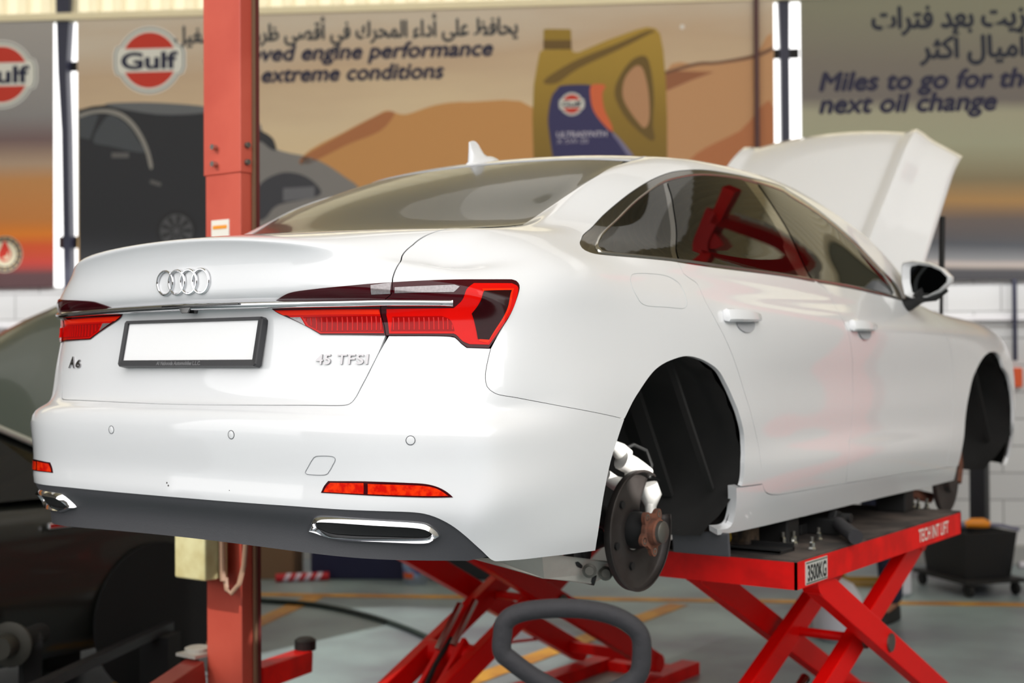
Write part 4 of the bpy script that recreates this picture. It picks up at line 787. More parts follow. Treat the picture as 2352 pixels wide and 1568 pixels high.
o = wall_box('wall_box', 3.90, 3.965, -.06, .02, 1.355, 1.505, M('orange_box', (214, 84, 30), .5), bevel=.004); tag(o, 'small orange box on grey block wall by the front wheel arch', 'box')
# translucent ribbed sheet above the banners
ts = bpy.data.materials.new('ribbed_sheet'); ts.use_nodes = True; nt = ts.node_tree; nt.nodes.remove(nt.nodes['Principled BSDF']); d1 = nt.nodes.new('ShaderNodeBsdfDiffuse'); d2 = nt.nodes.new('ShaderNodeBsdfTranslucent'); mx = nt.nodes.new('ShaderNodeMixShader')
d1.inputs[0].default_value = (.80, .72, .52, 1); d2.inputs[0].default_value = (.92, .82, .58, 1); mx.inputs[0].default_value = .7; o_ = nt.nodes['Material Output']
nt.links.new(d1.outputs[0], mx.inputs[1]); nt.links.new(d2.outputs[0], mx.inputs[2]); nt.links.new(mx.outputs[0], o_.inputs[0])
def ribbed(s0, s1, z0, z1, n0, pitch, depth, name, mat):
    mb = MB(); pr = []; s = s0
    while s < s1: pr += [(s, 0), (s+pitch*.40, 0), (s+pitch*.52, depth), (s+pitch*.88, depth)]; s += pitch
    V = [V3(a, n0+b, z) for z in (z0, z1) for a, b in pr]; k = len(pr); mb.add(V, [(i, i+1, k+i+1, k+i) for i in range(k-1)]); return struct(mb.build(name, mat))
ribbed(-11, 9, 4.47, 5.7, -.12, .205, .05, 'wall_upper', ts)
struct(wall_box('trim_5', -11, 9, -.08, .03, 4.415, 4.47, M('rail_cream', (250, 236, 196), .5)))
rail = bpy.context.scene.objects['trim_5']
# roof and side walls
mb = MB(); pr = []; s = -11.0
while s < 9: pr += [(s, 0), (s+.12, 0), (s+.15, .04), (s+.27, .04)]; s += .30
V = [V3(a, n, 5.7+b+.06*n) for n in (-.3, 9.2) for a, b in pr]; k = len(pr); mb.add(V, [(i, i+1, k+i+1, k+i) for i in range(k-1)]); struct(mb.build('ceiling', cream_sheet))
mb = MB(); mb.add([V3(-11, -.2, 0), V3(-11, 9, 0), V3(-11, 9, 6.2), V3(-11, -.2, 6.2)], [(0, 1, 2, 3)]); struct(mb.build('wall_left', M('shed_wall', (120, 118, 112), .8)))
mb = MB(); mb.add([V3(9, -.2, 0), V3(9, 13, 0), V3(9, 13, 6.3), V3(9, -.2, 6.3)], [(0, 1, 2, 3)]); struct(mb.build('wall_right', M('shed_wall_pale', (176, 172, 162), .8)))  # unseen wall, lengthened to block bright sky from the window reflections
# unseen wall added across from the open front, dark for chrome reflections
mb = MB(); P_ = [V3(-26, 19, 0), V3(24, 19, 0), V3(24, 19, 3.4), V3(-26, 19, 3.4)]; mb.add(P_, [(0, 1, 2, 3)]); struct(mb.build('wall_front', M('reflection_wall', (104, 100, 94), .85, var=.3, scale=.6)))
# steel columns in the daylight slots between the banners
def column(name, pts, n0, n1, clips, label):
    """pts: (s_left, s_right, z) from the floor up"""
    mb = MB(); V = [V3(s, n, z) for a, b_, z in pts for s, n in ((a, n0), (b_, n0), (b_, n1), (a, n1))]; m = len(pts)
    mb.add(V, [(j*4+i, j*4+(i+1) % 4, (j+1)*4+(i+1) % 4, (j+1)*4+i) for j in range(m-1) for i in range(4)]+[(3, 2, 1, 0), tuple(4*m-4+i for i in range(4))])
    o = mb.build(name, navy); tag(o, label, 'column'); o['kind'] = 'structure'
    for a, b_, z0, z1 in clips:
        mb = MB(); mb.add([V3(s, n, z) for z in (z0, z1) for s, n in ((a, n0-.02), (b_, n0-.02), (b_, n0), (a, n0))], [(3, 2, 1, 0), (4, 5, 6, 7)]+[(i, (i+1) % 4, 4+(i+1) % 4, 4+i) for i in range(4)]); mb.build('banner_bracket', dark_plastic, o)
column('steel_column', [(-3.705, -3.645, 0), (-3.715, -3.655, 2.2), (-3.735, -3.672, 3.5), (-3.765, -3.690, 4.0), (-3.78, -3.655, 4.56), (-3.79, -3.63, 5.6)], -.12, -.02, [(-3.80, -3.58, 4.02, 4.10), (-3.80, -3.57, 2.54, 2.64)], 'tapered navy steel column in the gap left of the desert banner')
column('steel_column', [(2.155, 2.222, 0), (2.150, 2.216, 2.2), (2.143, 2.212, 4.0), (2.128, 2.216, 4.45), (2.10, 2.23, 5.6)], -.12, -.02, [(2.08, 2.30, 3.98, 4.055)], 'navy steel column in the gap between desert banner and oil change banner')
# ---- banners
ART = {'cap': [(0.27, 4.227), (0.286, 4.234), (0.477, 4.227), (0.49, 4.218), (0.492, 4.066), (0.269, 4.072)],
'capring': [(0.268, 4.145), (0.492, 4.139), (0.492, 4.066), (0.269, 4.072)],
'can': [(0.238, 4.047), (0.269, 4.069), (0.492, 4.066), (0.507, 4.042), (0.548, 4.039), (0.776, 4.131), (1.012, 4.21), (1.094, 4.228), (1.161, 4.214), (1.196, 4.172), (1.221, 4.043), (1.239, 3.796), (1.247, 3.508), (1.243, 2.861), (1.207, 2.821), (0.23, 2.831), (0.19, 2.873), (0.177, 3.531), (0.189, 3.789), (0.217, 3.944)],
'canhole': [(1.02, 3.924), (1.056, 3.898), (1.079, 3.83), (1.101, 3.717), (1.11, 3.562), (1.099, 3.46), (1.063, 3.425), (1.017, 3.472), (0.956, 3.555), (0.906, 3.649), (0.896, 3.732), (0.917, 3.824), (0.969, 3.895)],
'canrim': [(1.026, 3.996), (1.092, 3.984), (1.127, 3.86), (1.146, 3.654), (1.135, 3.449), (1.149, 3.346), (1.119, 3.321), (1.017, 3.4), (0.915, 3.515), (0.844, 3.651), (0.835, 3.743), (0.876, 3.845), (0.949, 3.947)],
'canridge': [(0.267, 3.819), (0.506, 3.968), (0.858, 4.103), (1.094, 4.198), (1.155, 4.188), (1.104, 4.167), (0.878, 4.057), (0.547, 3.91), (0.371, 3.796)],
'label': [(0.423, 3.779), (0.65, 3.774), (0.639, 3.707), (0.659, 3.603), (0.74, 3.467), (0.812, 3.394), (0.883, 3.33), (0.994, 3.143), (0.973, 2.999), (0.438, 3.003), (0.356, 3.134), (0.311, 3.393), (0.302, 3.528), (0.329, 3.683), (0.371, 3.744)],
'stripe': [(0.65, 3.774), (0.758, 3.771), (0.737, 3.704), (0.751, 3.58), (0.807, 3.456), (0.812, 3.399), (0.75, 3.452), (0.669, 3.562), (0.641, 3.676)],
'stripe2': [(0.812, 3.399), (0.883, 3.33), (0.985, 3.195), (0.944, 3.195), (0.852, 3.326), (0.822, 3.363)],
'canlogo': [(0.492, 3.627), (0.59, 3.625)],
't1': [(0.37, 3.363), (0.772, 3.355), (0.37, 3.413)],
't2': [(0.37, 3.312), (0.636, 3.306), (0.37, 3.351)],
'b1': [(0.367, 3.294), (0.641, 3.289), (0.636, 3.248), (0.367, 3.253)],
'b2': [(0.367, 3.237), (0.713, 3.231), (0.713, 3.214), (0.367, 3.221)],
'dune1': [(-2.043, 2.207), (-1.894, 2.86), (-1.712, 3.239), (-1.352, 3.443), (-1.101, 3.565), (-0.994, 3.608), (-0.852, 3.573), (-0.604, 3.645), (-0.322, 3.663), (0.185, 3.603), (0.303, 2.965), (0.304, 2.182)],
'dune1s': [(-1.712, 3.232), (-1.46, 3.375), (-1.101, 3.561), (-0.987, 3.601), (-0.941, 3.575), (-1.059, 3.444), (-1.317, 3.344), (-1.532, 3.242), (-1.676, 3.181)],
'dune2': [(1.231, 3.856), (1.482, 3.923), (1.652, 3.929), (1.924, 3.973), (2.098, 4.038), (2.084, 2.164), (0.955, 2.176), (1.133, 2.985)],
'dune2s': [(1.231, 3.856), (1.344, 3.871), (1.618, 3.857), (1.447, 3.799), (1.241, 3.715)],
'dune2t': [(1.231, 3.87), (1.482, 3.936), (1.652, 3.942), (1.924, 3.987), (2.098, 4.051), (2.097, 4.024), (1.924, 3.956), (1.652, 3.918), (1.481, 3.909), (1.231, 3.846)],
'dune3': [(1.27, 2.983), (1.477, 3.213), (1.818, 3.385), (2.094, 3.558), (2.084, 2.164), (0.436, 2.181), (0.959, 2.711)],
'dune4': [(0.915, 3.798), (0.932, 3.832), (1.104, 3.873), (1.109, 3.607), (0.948, 3.593), (0.897, 3.698)],
'pcar': [(-3.576, 3.668), (-3.457, 3.697), (-3.199, 3.717), (-2.979, 3.705), (-2.686, 3.68), (-2.395, 3.642), (-2.034, 3.464), (-2.044, 2.083), (-3.572, 2.098)],
'pcar_win1': [(-3.569, 3.61), (-3.476, 3.63), (-3.402, 3.628), (-3.478, 3.422), (-3.57, 3.442)],
'pcar_win2': [(-3.452, 3.414), (-3.329, 3.612), (-3.237, 3.596), (-3.145, 3.523), (-3.073, 3.414), (-3.018, 3.306), (-3.312, 3.365)],
'pcar_arc': [(-3.576, 3.632), (-3.458, 3.665), (-3.31, 3.669), (-3.181, 3.623), (-3.072, 3.514), (-2.989, 3.359), (-2.946, 3.198), (-2.971, 3.177), (-3.011, 3.324), (-3.098, 3.486), (-3.2, 3.588), (-3.318, 3.634), (-3.45, 3.636), (-3.576, 3.603)],
'pcar_roof': [(-3.347, 3.706), (-3.126, 3.722), (-2.832, 3.709), (-2.504, 3.673), (-2.505, 3.623), (-2.906, 3.618)],
'pcar_wheel': [(-2.748, 2.66), (-2.61, 2.658)],
'pcar_glint': [(-3.294, 3.311), (-3.147, 3.308), (-3.147, 3.265), (-3.294, 3.268)],
'pcar_glint2': [(-2.965, 3.084), (-2.873, 3.054), (-2.881, 3.025), (-2.972, 3.055)],
'pfront': [(-2.063, 3.447), (-2.016, 3.436), (-1.945, 3.392), (-1.92, 3.32), (-1.819, 3.283), (-1.676, 3.252), (-1.515, 3.189), (-1.354, 3.08), (-1.212, 2.955), (-1.179, 2.673), (-1.323, 2.393), (-2.072, 2.261)],
'pfront_dark': [(-2.063, 3.465), (-2.013, 3.453), (-1.941, 3.399), (-1.913, 3.313), (-1.956, 3.314), (-2.035, 3.376), (-2.064, 3.376)],
'pgrille': [(-2.066, 3.004), (-1.892, 3.115), (-1.712, 3.104), (-1.577, 3.014), (-1.57, 2.925), (-1.894, 2.86), (-2.003, 2.756), (-2.068, 2.756)],
'pgrille2': [(-1.857, 2.994), (-1.598, 3.004), (-1.599, 2.908), (-1.858, 2.888)],
'glogo': [(-3.112, 4.068), (-2.83, 4.061)],
'glogo2': [(-4.243, 3.981), (-3.956, 3.974)],
'drop': [(-4.201, 2.489), (-4.067, 2.488)],
'ar1': [(0.06, 4.195), (-2.763, 4.22)],
'en1': [(-2.03, 4.041), (-0.141, 4.015)],
'en2': [(-2.031, 3.868), (-0.539, 3.85)],
'ar2': [(2.851, 4.154), (4, 4.184)],
'ar3': [(3.219, 3.91), (3.998, 3.941)],
'en3': [(2.442, 3.684), (3.996, 3.705)],
'en4': [(2.441, 3.516), (3.791, 3.514)],
'hts': [(-0.602, 4.006), (-0.601, 4.093), (2.831, 3.675), (2.832, 3.78)]}
def banner(name, label, s0, s1, z0, z1, mat):
    t = thing(name, label, 'banner', wall(0, 0, 0), WALL_ROT, 'printed banners along the back wall')
    mb = MB(); mb.box(((s0+s1)/2, 0, (z0+z1)/2), (s1-s0, .012, z1-z0)); mb.build('printed_sheet', mat, t); EXT[t.name] = (s0+.004, s1-.004, z0+.004, z1-.004); return t
EXT = {}
def art(name, pts, rgb, parent, layer, rough=.6, smooth=True, hole=None, mat=None):
    """flat printed shape on a banner, in (along, up) metres; layer keeps the order of printing"""
    pts = [Vector(p) for p in pts]
    if smooth and len(pts) > 5:
        q = []; n = len(pts)
        for i in range(n):
            p0, p1, p2, p3 = pts[i-1], pts[i], pts[(i+1) % n], pts[(i+2) % n]
            for k in range(4):
                t = k/4; q.append(.5*((2*p1)+(p2-p0)*t+(2*p0-5*p1+4*p2-p3)*t*t+(3*p1-p0-3*p2+p3)*t**3))
        pts = q
    r_ = parent
    while r_.parent: r_ = r_.parent
    e_ = EXT[r_.name]; pts = [Vector((min(max(p.x, e_[0]), e_[1]), min(max(p.y, e_[2]), e_[3]))) for p in pts]
    vs, _e, fs, *_r = delaunay_2d_cdt(pts, [], [list(range(len(pts)))], 1, 1e-6)
    y = -(.0065+.0012*layer)
    mb = MB(); mb.add([(v.x, y, v.y) for v in vs], [tuple(f) for f in fs])
    return mb.build(name, mat or M('print_%d_%d_%d' % rgb, rgb, rough), parent)
def disc(c, r, n=40, a0=0, a1=360): return [(c[0]+r*math.cos(math.radians(a0+(a1-a0)*i/n)), c[1]+r*math.sin(math.radians(a0+(a1-a0)*i/n))) for i in range(n if a1-a0 >= 360 else n+1)]
def words(name, body, parent, x, z, rgb, layer, size=None, right=None, width=None, height=None, shear=0.0, bold=0.0, spacing=1.0, mat=None, vis=None, fat=0.0):
    """lettering printed on a banner; 'width' fits the string, 'vis' = (substring, its width) sets the scale; left end x or right end right"""
    v, f = text_mesh(body, 1.0, shear=shear, bold=bold, spacing=spacing)
    k = width/(v[:, 0].max()-v[:, 0].min()) if width else size
    if vis:
        u, _f = text_mesh(vis[0], 1.0, shear=shear, bold=bold, spacing=spacing); k = vis[1]/(u[:, 0].max()-u[:, 0].min())
    kz = height/.727 if height else k
    X = v[:, 0]*k; X = X-X.min()+x if right is None else X-X.max()+right
    y = -(.0065+.0012*layer); mb = MB()
    for i, (p, q) in enumerate(((0, 0), (fat, 0), (-fat, 0), (0, fat), (0, -fat)) if fat else ((0, 0),)): mb.add([(a+p, y-.00015*i, z+b*kz+q) for a, b in zip(X, v[:, 1])], f)
    return mb.build(name, mat or M('ink_%d_%d_%d' % rgb, rgb, .6), parent)
def ar(s):
    """Arabic letters joined into their contextual forms, laid out left to right"""
    T = {'ا': (0xFE8D, 2), 'أ': (0xFE83, 2), 'ب': (0xFE8F, 4), 'ت': (0xFE95, 4), 'ث': (0xFE99, 4), 'ح': (0xFEA1, 4), 'د': (0xFEA9, 2), 'ر': (0xFEAD, 2), 'ز': (0xFEAF, 2), 'ش': (0xFEB5, 4), 'ص': (0xFEB9, 4), 'ظ': (0xFEC5, 4), 'ع': (0xFEC9, 4), 'غ': (0xFECD, 4), 'ف': (0xFED1, 4), 'ق': (0xFED5, 4), 'ك': (0xFED9, 4), 'ل': (0xFEDD, 4), 'م': (0xFEE1, 4), 'و': (0xFEED, 2), 'ى': (0xFEEF, 2), 'ي': (0xFEF1, 4), 'ء': (0xFE80, 1)}
    out = []
    for w in s.split(' '):
        r = []
        for i, ch in enumerate(w):
            b, k = T[ch]; pv = i > 0 and T[w[i-1]][1] == 4 and k > 1; nx = i < len(w)-1 and k == 4 and T[w[i+1]][1] > 1
            r.append(chr(b+(3 if pv and nx else 1 if pv else 2 if nx else 0)))
        out.append(''.join(reversed(r)))
    return ' '.join(reversed(out))
def oil_logo(parent, c, r, layer, name='logo', text=True):
    """white-edged orange roundel with a pale band and the word on it"""
    cx, cz = c; bh = r*.36; rr = r*.86
    edge = []; a = math.degrees(math.asin(bh*1.28/r))
    edge = disc(c, r, 30, a, 180-a)+[(cx-r*1.03, cz+bh*1.15), (cx-r*1.10, cz+bh*.6), (cx-r*1.10, cz-bh*.6), (cx-r*1.03, cz-bh*1.15)]+disc(c, r, 30, 180+a, 360-a)+[(cx+r*1.03, cz-bh*1.15), (cx+r*1.10, cz-bh*.6), (cx+r*1.10, cz+bh*.6), (cx+r*1.03, cz+bh*1.15)]
    big = [(cx+(x-cx)*1.05, cz+(z-cz)*1.05) for x, z in edge]
    lg = art(name, big, (232, 230, 224), parent, layer, smooth=False)
    art('logo_edge', [(cx+(x-cx)*1.0, cz+(z-cz)*1.0) for x, z in edge], (128, 134, 128), lg, layer+1, smooth=False)
    art('logo_field', [(cx+(x-cx)*.955, cz+(z-cz)*.955) for x, z in edge], (232, 230, 218), lg, layer+2, smooth=False)
    a2 = math.degrees(math.asin(bh/rr))
    art('logo_arc', disc(c, rr, 24, a2, 180-a2), (206, 48, 20), lg, layer+3, smooth=False); art('logo_arc', disc(c, rr, 24, 180+a2, 360-a2), (206, 48, 20), lg, layer+3, smooth=False)
    if text: words('logo_word', 'Gulf', lg, cx-r*.90, cz-bh*.70, (18, 24, 56), layer+4, width=r*1.80, height=bh*1.42, bold=.035)
    return lg
sand = ramp_mat('desert_print', [(0, (222, 176, 116)), (.30, (230, 204, 160)), (.55, (226, 202, 164)), (.8, (206, 178, 146)), (1, (216, 200, 178))], 2.6, 4.4, warp=.35, sx=.6, sz=3.2, tilt=-.05)
B1 = banner('banner', 'sand coloured desert banner with gold oil can behind the white car', -3.585, 2.088, 2.19, 4.415, sand)
oil_logo(B1, (-2.972, 4.065), .266, 1)
words('lettering', ar('يحافظ على أداء المحرك في أقصى ظروف التشغيل'), B1, 0, 4.200, (52, 56, 60), 1, width=2.82, right=.06, height=.138, bold=.0, fat=.006)
words('lettering', 'Improved engine performance', B1, 0, 4.035, (26, 26, 56), 1, right=-.141, vis=('ved engine performance', 1.885), shear=.22, bold=.0, fat=.0075, height=.130)
words('lettering', 'in extreme conditions', B1, 0, 3.862, (26, 26, 56), 1, right=-.539, vis=('extreme conditions', 1.49), shear=.22, bold=.0, fat=.0075, height=.130)
for k, c in (('dune1', (206, 148, 84)), ('dune2', (204, 152, 104))): art('dune', ART[k], c, B1, 1)
for k, c in (('dune1s', (178, 112, 64)), ('dune2s', (158, 98, 60)), ('dune2t', (122, 82, 56)), ('dune3', (188, 116, 68)), ('dune4', (196, 140, 96))): art('dune_shadow_side', ART[k], c, B1, 2)
pc_ = art('printed_car', ART['pcar'], (32, 33, 38), B1, 1, smooth=False)
art('printed_roof', ART['pcar_roof'], (104, 106, 108), pc_, 2); art('printed_window', ART['pcar_win1'], (68, 72, 76), pc_, 2, smooth=False); art('printed_window', ART['pcar_win2'], (70, 74, 78), pc_, 2); art('printed_window_trim', ART['pcar_arc'], (146, 142, 134), pc_, 3)
(c0, c1) = ART['pcar_wheel']; rw = abs(c1[0]-c0[0]); art('printed_wheel', disc(c0, rw*1.25), (24, 24, 27), pc_, 2, smooth=False); art('printed_rim', disc(c0, rw), (78, 78, 80), pc_, 3, smooth=False)
for q in range(9): a = q*40; art('printed_spoke', [(c0[0]+rw*.2*math.cos(math.radians(a-18)), c0[1]+rw*.2*math.sin(math.radians(a-18))), (c0[0]+rw*.94*math.cos(math.radians(a-9)), c0[1]+rw*.94*math.sin(math.radians(a-9))), (c0[0]+rw*.94*math.cos(math.radians(a+9)), c0[1]+rw*.94*math.sin(math.radians(a+9))), (c0[0]+rw*.2*math.cos(math.radians(a+18)), c0[1]+rw*.2*math.sin(math.radians(a+18)))], (36, 36, 39), pc_, 4, smooth=False)
for k in ('pcar_glint', 'pcar_glint2'): art('printed_glint', ART[k], (96, 94, 92), pc_, 3, smooth=False)
pf_ = art('printed_bonnet', ART['pfront'], (132, 128, 124), B1, 2); art('printed_mirror', ART['pfront_dark'], (46, 46, 50), pf_, 3); art('printed_grille', ART['pgrille'], (58, 58, 64), pf_, 3); art('printed_lamp', ART['pgrille2'], (108, 108, 112), pf_, 4, smooth=False)
gold = ramp_mat('gold_print', [(0, (132, 104, 30)), (.35, (150, 118, 30)), (.7, (172, 138, 42)), (1, (184, 148, 52))], 3.1, 4.25, warp=.15, sx=1.2, sz=1.2)
can = art('printed_can', ART['can'], (0, 0, 0), B1, 3, smooth=False, mat=gold)
art('printed_ridge', ART['canridge'], (118, 90, 26), can, 4); art('printed_cap', ART['cap'], (160, 128, 34), can, 4, smooth=False); art('printed_cap_ring', ART['capring'], (112, 84, 26), can, 5, smooth=False)
art('printed_handle_rim', ART['canrim'], (112, 86, 24), can, 4); art('printed_handle_hole', ART['canhole'], (192, 142, 100), can, 5)
art('printed_label', ART['label'], (48, 44, 92), can, 4); art('printed_stripe', ART['stripe'], (222, 104, 56), can, 5); art('printed_stripe', ART['stripe2'], (126, 120, 150), can, 5)
oil_logo(can, ART['canlogo'][0], .088, 5, 'label_logo')
words('label_lettering', 'ULTRASYNTH', can, ART['t1'][0][0], ART['t1'][0][1], (196, 190, 204), 6, width=.40, height=.045, bold=.02)
words('label_lettering', 'X 5W-20', can, ART['t2'][0][0], ART['t2'][0][1], (182, 176, 190), 6, width=.25, height=.036)
art('light_spot', disc((1.372, 4.222), .018, 12), (240, 236, 230), B1, 2, smooth=False)  # white disc painted for a small bright spot of light in the banner
# right banner
dusk = ramp_mat('dusk_print', [(0, (44, 42, 46)), (.08, (48, 46, 50)), (.10, (160, 148, 140)), (.125, (110, 110, 112)), (.17, (72, 74, 80)), (.26, (120, 108, 104)), (.33, (196, 152, 96)), (.40, (150, 136, 104)), (.52, (176, 176, 148)), (.63, (176, 172, 146)), (.68, (122, 114, 108)), (.80, (128, 120, 108)), (1, (140, 138, 116))], 2.19, 4.43, warp=.05, sx=.25, sz=3.0, tilt=.03)
B2 = banner('banner', 'grey dusk banner about the next oil change, right of the open bonnet', 2.296, 8.95, 2.19, 4.43, dusk)
words('lettering', ar('الزيت بعد فترات'), B2, 2.851, 4.165, (20, 26, 44), 1, vis=(ar('زيت بعد فترات'), 1.16), height=.172, bold=.0, fat=.009)
words('lettering', ar('أميال أكثر'), B2, 3.219, 3.925, (20, 26, 44), 1, width=.79, height=.172, bold=.0, fat=.009)
words('lettering', 'Miles to go for the', B2, 2.442, 3.688, (26, 24, 58), 1, vis=('Miles to go for th', 1.55), shear=.22, bold=.0, fat=.0095, height=.150)
words('lettering', 'next oil change', B2, 2.441, 3.512, (26, 24, 58), 1, width=1.35, shear=.22, bold=.0, fat=.0095, height=.150)
# left banner
sunset = ramp_mat('sunset_print', [(0, (58, 22, 26)), (.05, (66, 22, 26)), (.10, (176, 44, 28)), (.16, (212, 82, 30)), (.20, (240, 136, 34)), (.25, (216, 138, 68)), (.40, (208, 146, 84)), (.46, (188, 160, 134)), (.55, (124, 100, 98)), (.64, (146, 142, 140)), (1, (176, 170, 164))], 2.21, 4.43, warp=.05, sx=.3, sz=3.0)
B3 = banner('banner', 'sunset orange banner left of the tapered navy column', -10.9, -3.79, 2.21, 4.43, sunset)
oil_logo(B3, (-4.235, 3.978), .27, 1)
dl = art('logo', disc((-4.205, 2.488), .150), (190, 180, 150), B3, 1, smooth=False); art('logo_ring', disc((-4.205, 2.488), .142), (40, 44, 62), dl, 2, smooth=False); art('logo_field', disc((-4.205, 2.488), .104), (216, 206, 178), dl, 3, smooth=False)
for q in range(16): a = q*22.5; art('logo_dot', disc((-4.205+.122*math.cos(math.radians(a)), 2.488+.122*math.sin(math.radians(a))), .011, 8), (212, 178, 110), dl, 3, smooth=False)
art('logo_drop', [(-4.205, 2.600), (-4.168, 2.535), (-4.150, 2.485), (-4.170, 2.440), (-4.205, 2.425), (-4.240, 2.440), (-4.260, 2.485), (-4.242, 2.535)], (206, 44, 24), dl, 4); art('logo_flame', [(-4.225, 2.455), (-4.18, 2.44), (-4.165, 2.48), (-4.175, 2.51), (-4.185, 2.48), (-4.21, 2.465)], (226, 206, 176), dl, 5)
o = wall_box('drop_pipe', 1.932, 1.967, .02, .055, 2.2, 5.6, M('maroon_pipe', (74, 26, 22), .5)); tag(o, 'thin maroon pipe hanging in front of desert banner beside the gap', 'pipe')

# ---- red two-post lift column
post = thing('lift_column', 'red steel lift column with bolts and a sticker behind the boot lid', 'lift column', (-1.141, 1.2465, 0))
mb = MB(); mb.box((0, 0, 1.2), (.196, .075, 2.34)); mb.build('post', post_red, post, bevel=.004)
mb = MB(); mb.box((0, 0, 3.3), (.208, .085, 1.97)); mb.build('upper_post', post_red, post, bevel=.004)
mb = MB(); mb.box((.108, .022, 2.0), (.010, .014, 3.95)); mb.build('cable_guard', M('tan_strip', (120, 92, 70), .5), post)
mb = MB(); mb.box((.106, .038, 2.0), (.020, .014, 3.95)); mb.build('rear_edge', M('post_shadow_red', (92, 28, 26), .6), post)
for x, z in ((-.03, 2.42), (-.03, 2.355)):
    mb = MB(); mb.cyl((x, -.042, z), (x, -.066, z), .011, 10); mb.build('bolt', steel, post, smooth=True)
for y, z in ((-.012, 2.42), (-.012, 2.355)):
    mb = MB(); mb.cyl((.103, y, z), (.118, y, z), .011, 10); mb.build('bolt', steel_dull, post, smooth=True)
mb = MB(); mb.box((-.012, -.0395, 2.045), (.098, .004, .19)); st = mb.build('sticker', white_print, post); tag(st, 'white sticker with an orange band')
mb = MB(); mb.box((-.012, -.0422, 2.112), (.078, .002, .014)); mb.build('sticker_band', M('orange_print', (232, 150, 40), .6), st)
mb = MB(); mb.box((-.034, -.0422, 2.06), (.012, .002, .016)); mb.build('sticker_mark', M('green_print', (60, 150, 90), .6), st)
mb = MB(); mb.box((-.04, -.115, .875), (.172, .115, .20)); cbx = mb.build('control_box', post_cream, post, bevel=.008); tag(cbx, 'stained cream control box')
mb = MB(); mb.tube([(.055, -.10, 1.0), (.06, -.10, .82), (.065, -.10, .77)], .012, 8); mb.build('conduit', M('conduit_pink', (176, 140, 116), .5), cbx, smooth=True)
mb = MB(); mb.tube([(.065, -.09, .78), (.075, -.09, .735), (.10, -.09, .725), (.13, -.08, .76), (.145, -.07, .83), (.15, -.06, .95)], .010, 8); mb.build('conduit', MATS['conduit_pink'], cbx, smooth=True)
mb = MB(); mb.box((0, 0, .012), (.46, .46, .024)); mb.build('base_plate', lift_red_worn, post)
mb = MB(); mb.beam((-.13, -.06, .40), (.10, -.75, .30), .10, .09); arm = mb.build('lift_arm', M('arm_red', (150, 52, 44), .35), post, bevel=.006)
mb = MB(); mb.lathe([(0, .05), (.03, .05), (.034, .04)], (-.16, -.03, .45), (0, 0, 1), 20); mb.box((-.15, -.05, .46), (.11, .10, .012)); mb.build('arm_pad', alu, arm)
mb = MB(); mb.beam((.02, .10, .36), (-.10, .50, .34), .09, .09); mb.build('lift_arm', lift_red_worn, post, bevel=.006)
mb = MB(); mb.lathe([(0, .045), (.04, .045), (.05, .03)], (-.10, .50, .385), (0, 0, 1), 18); mb.build('arm_pad', rubber, post)

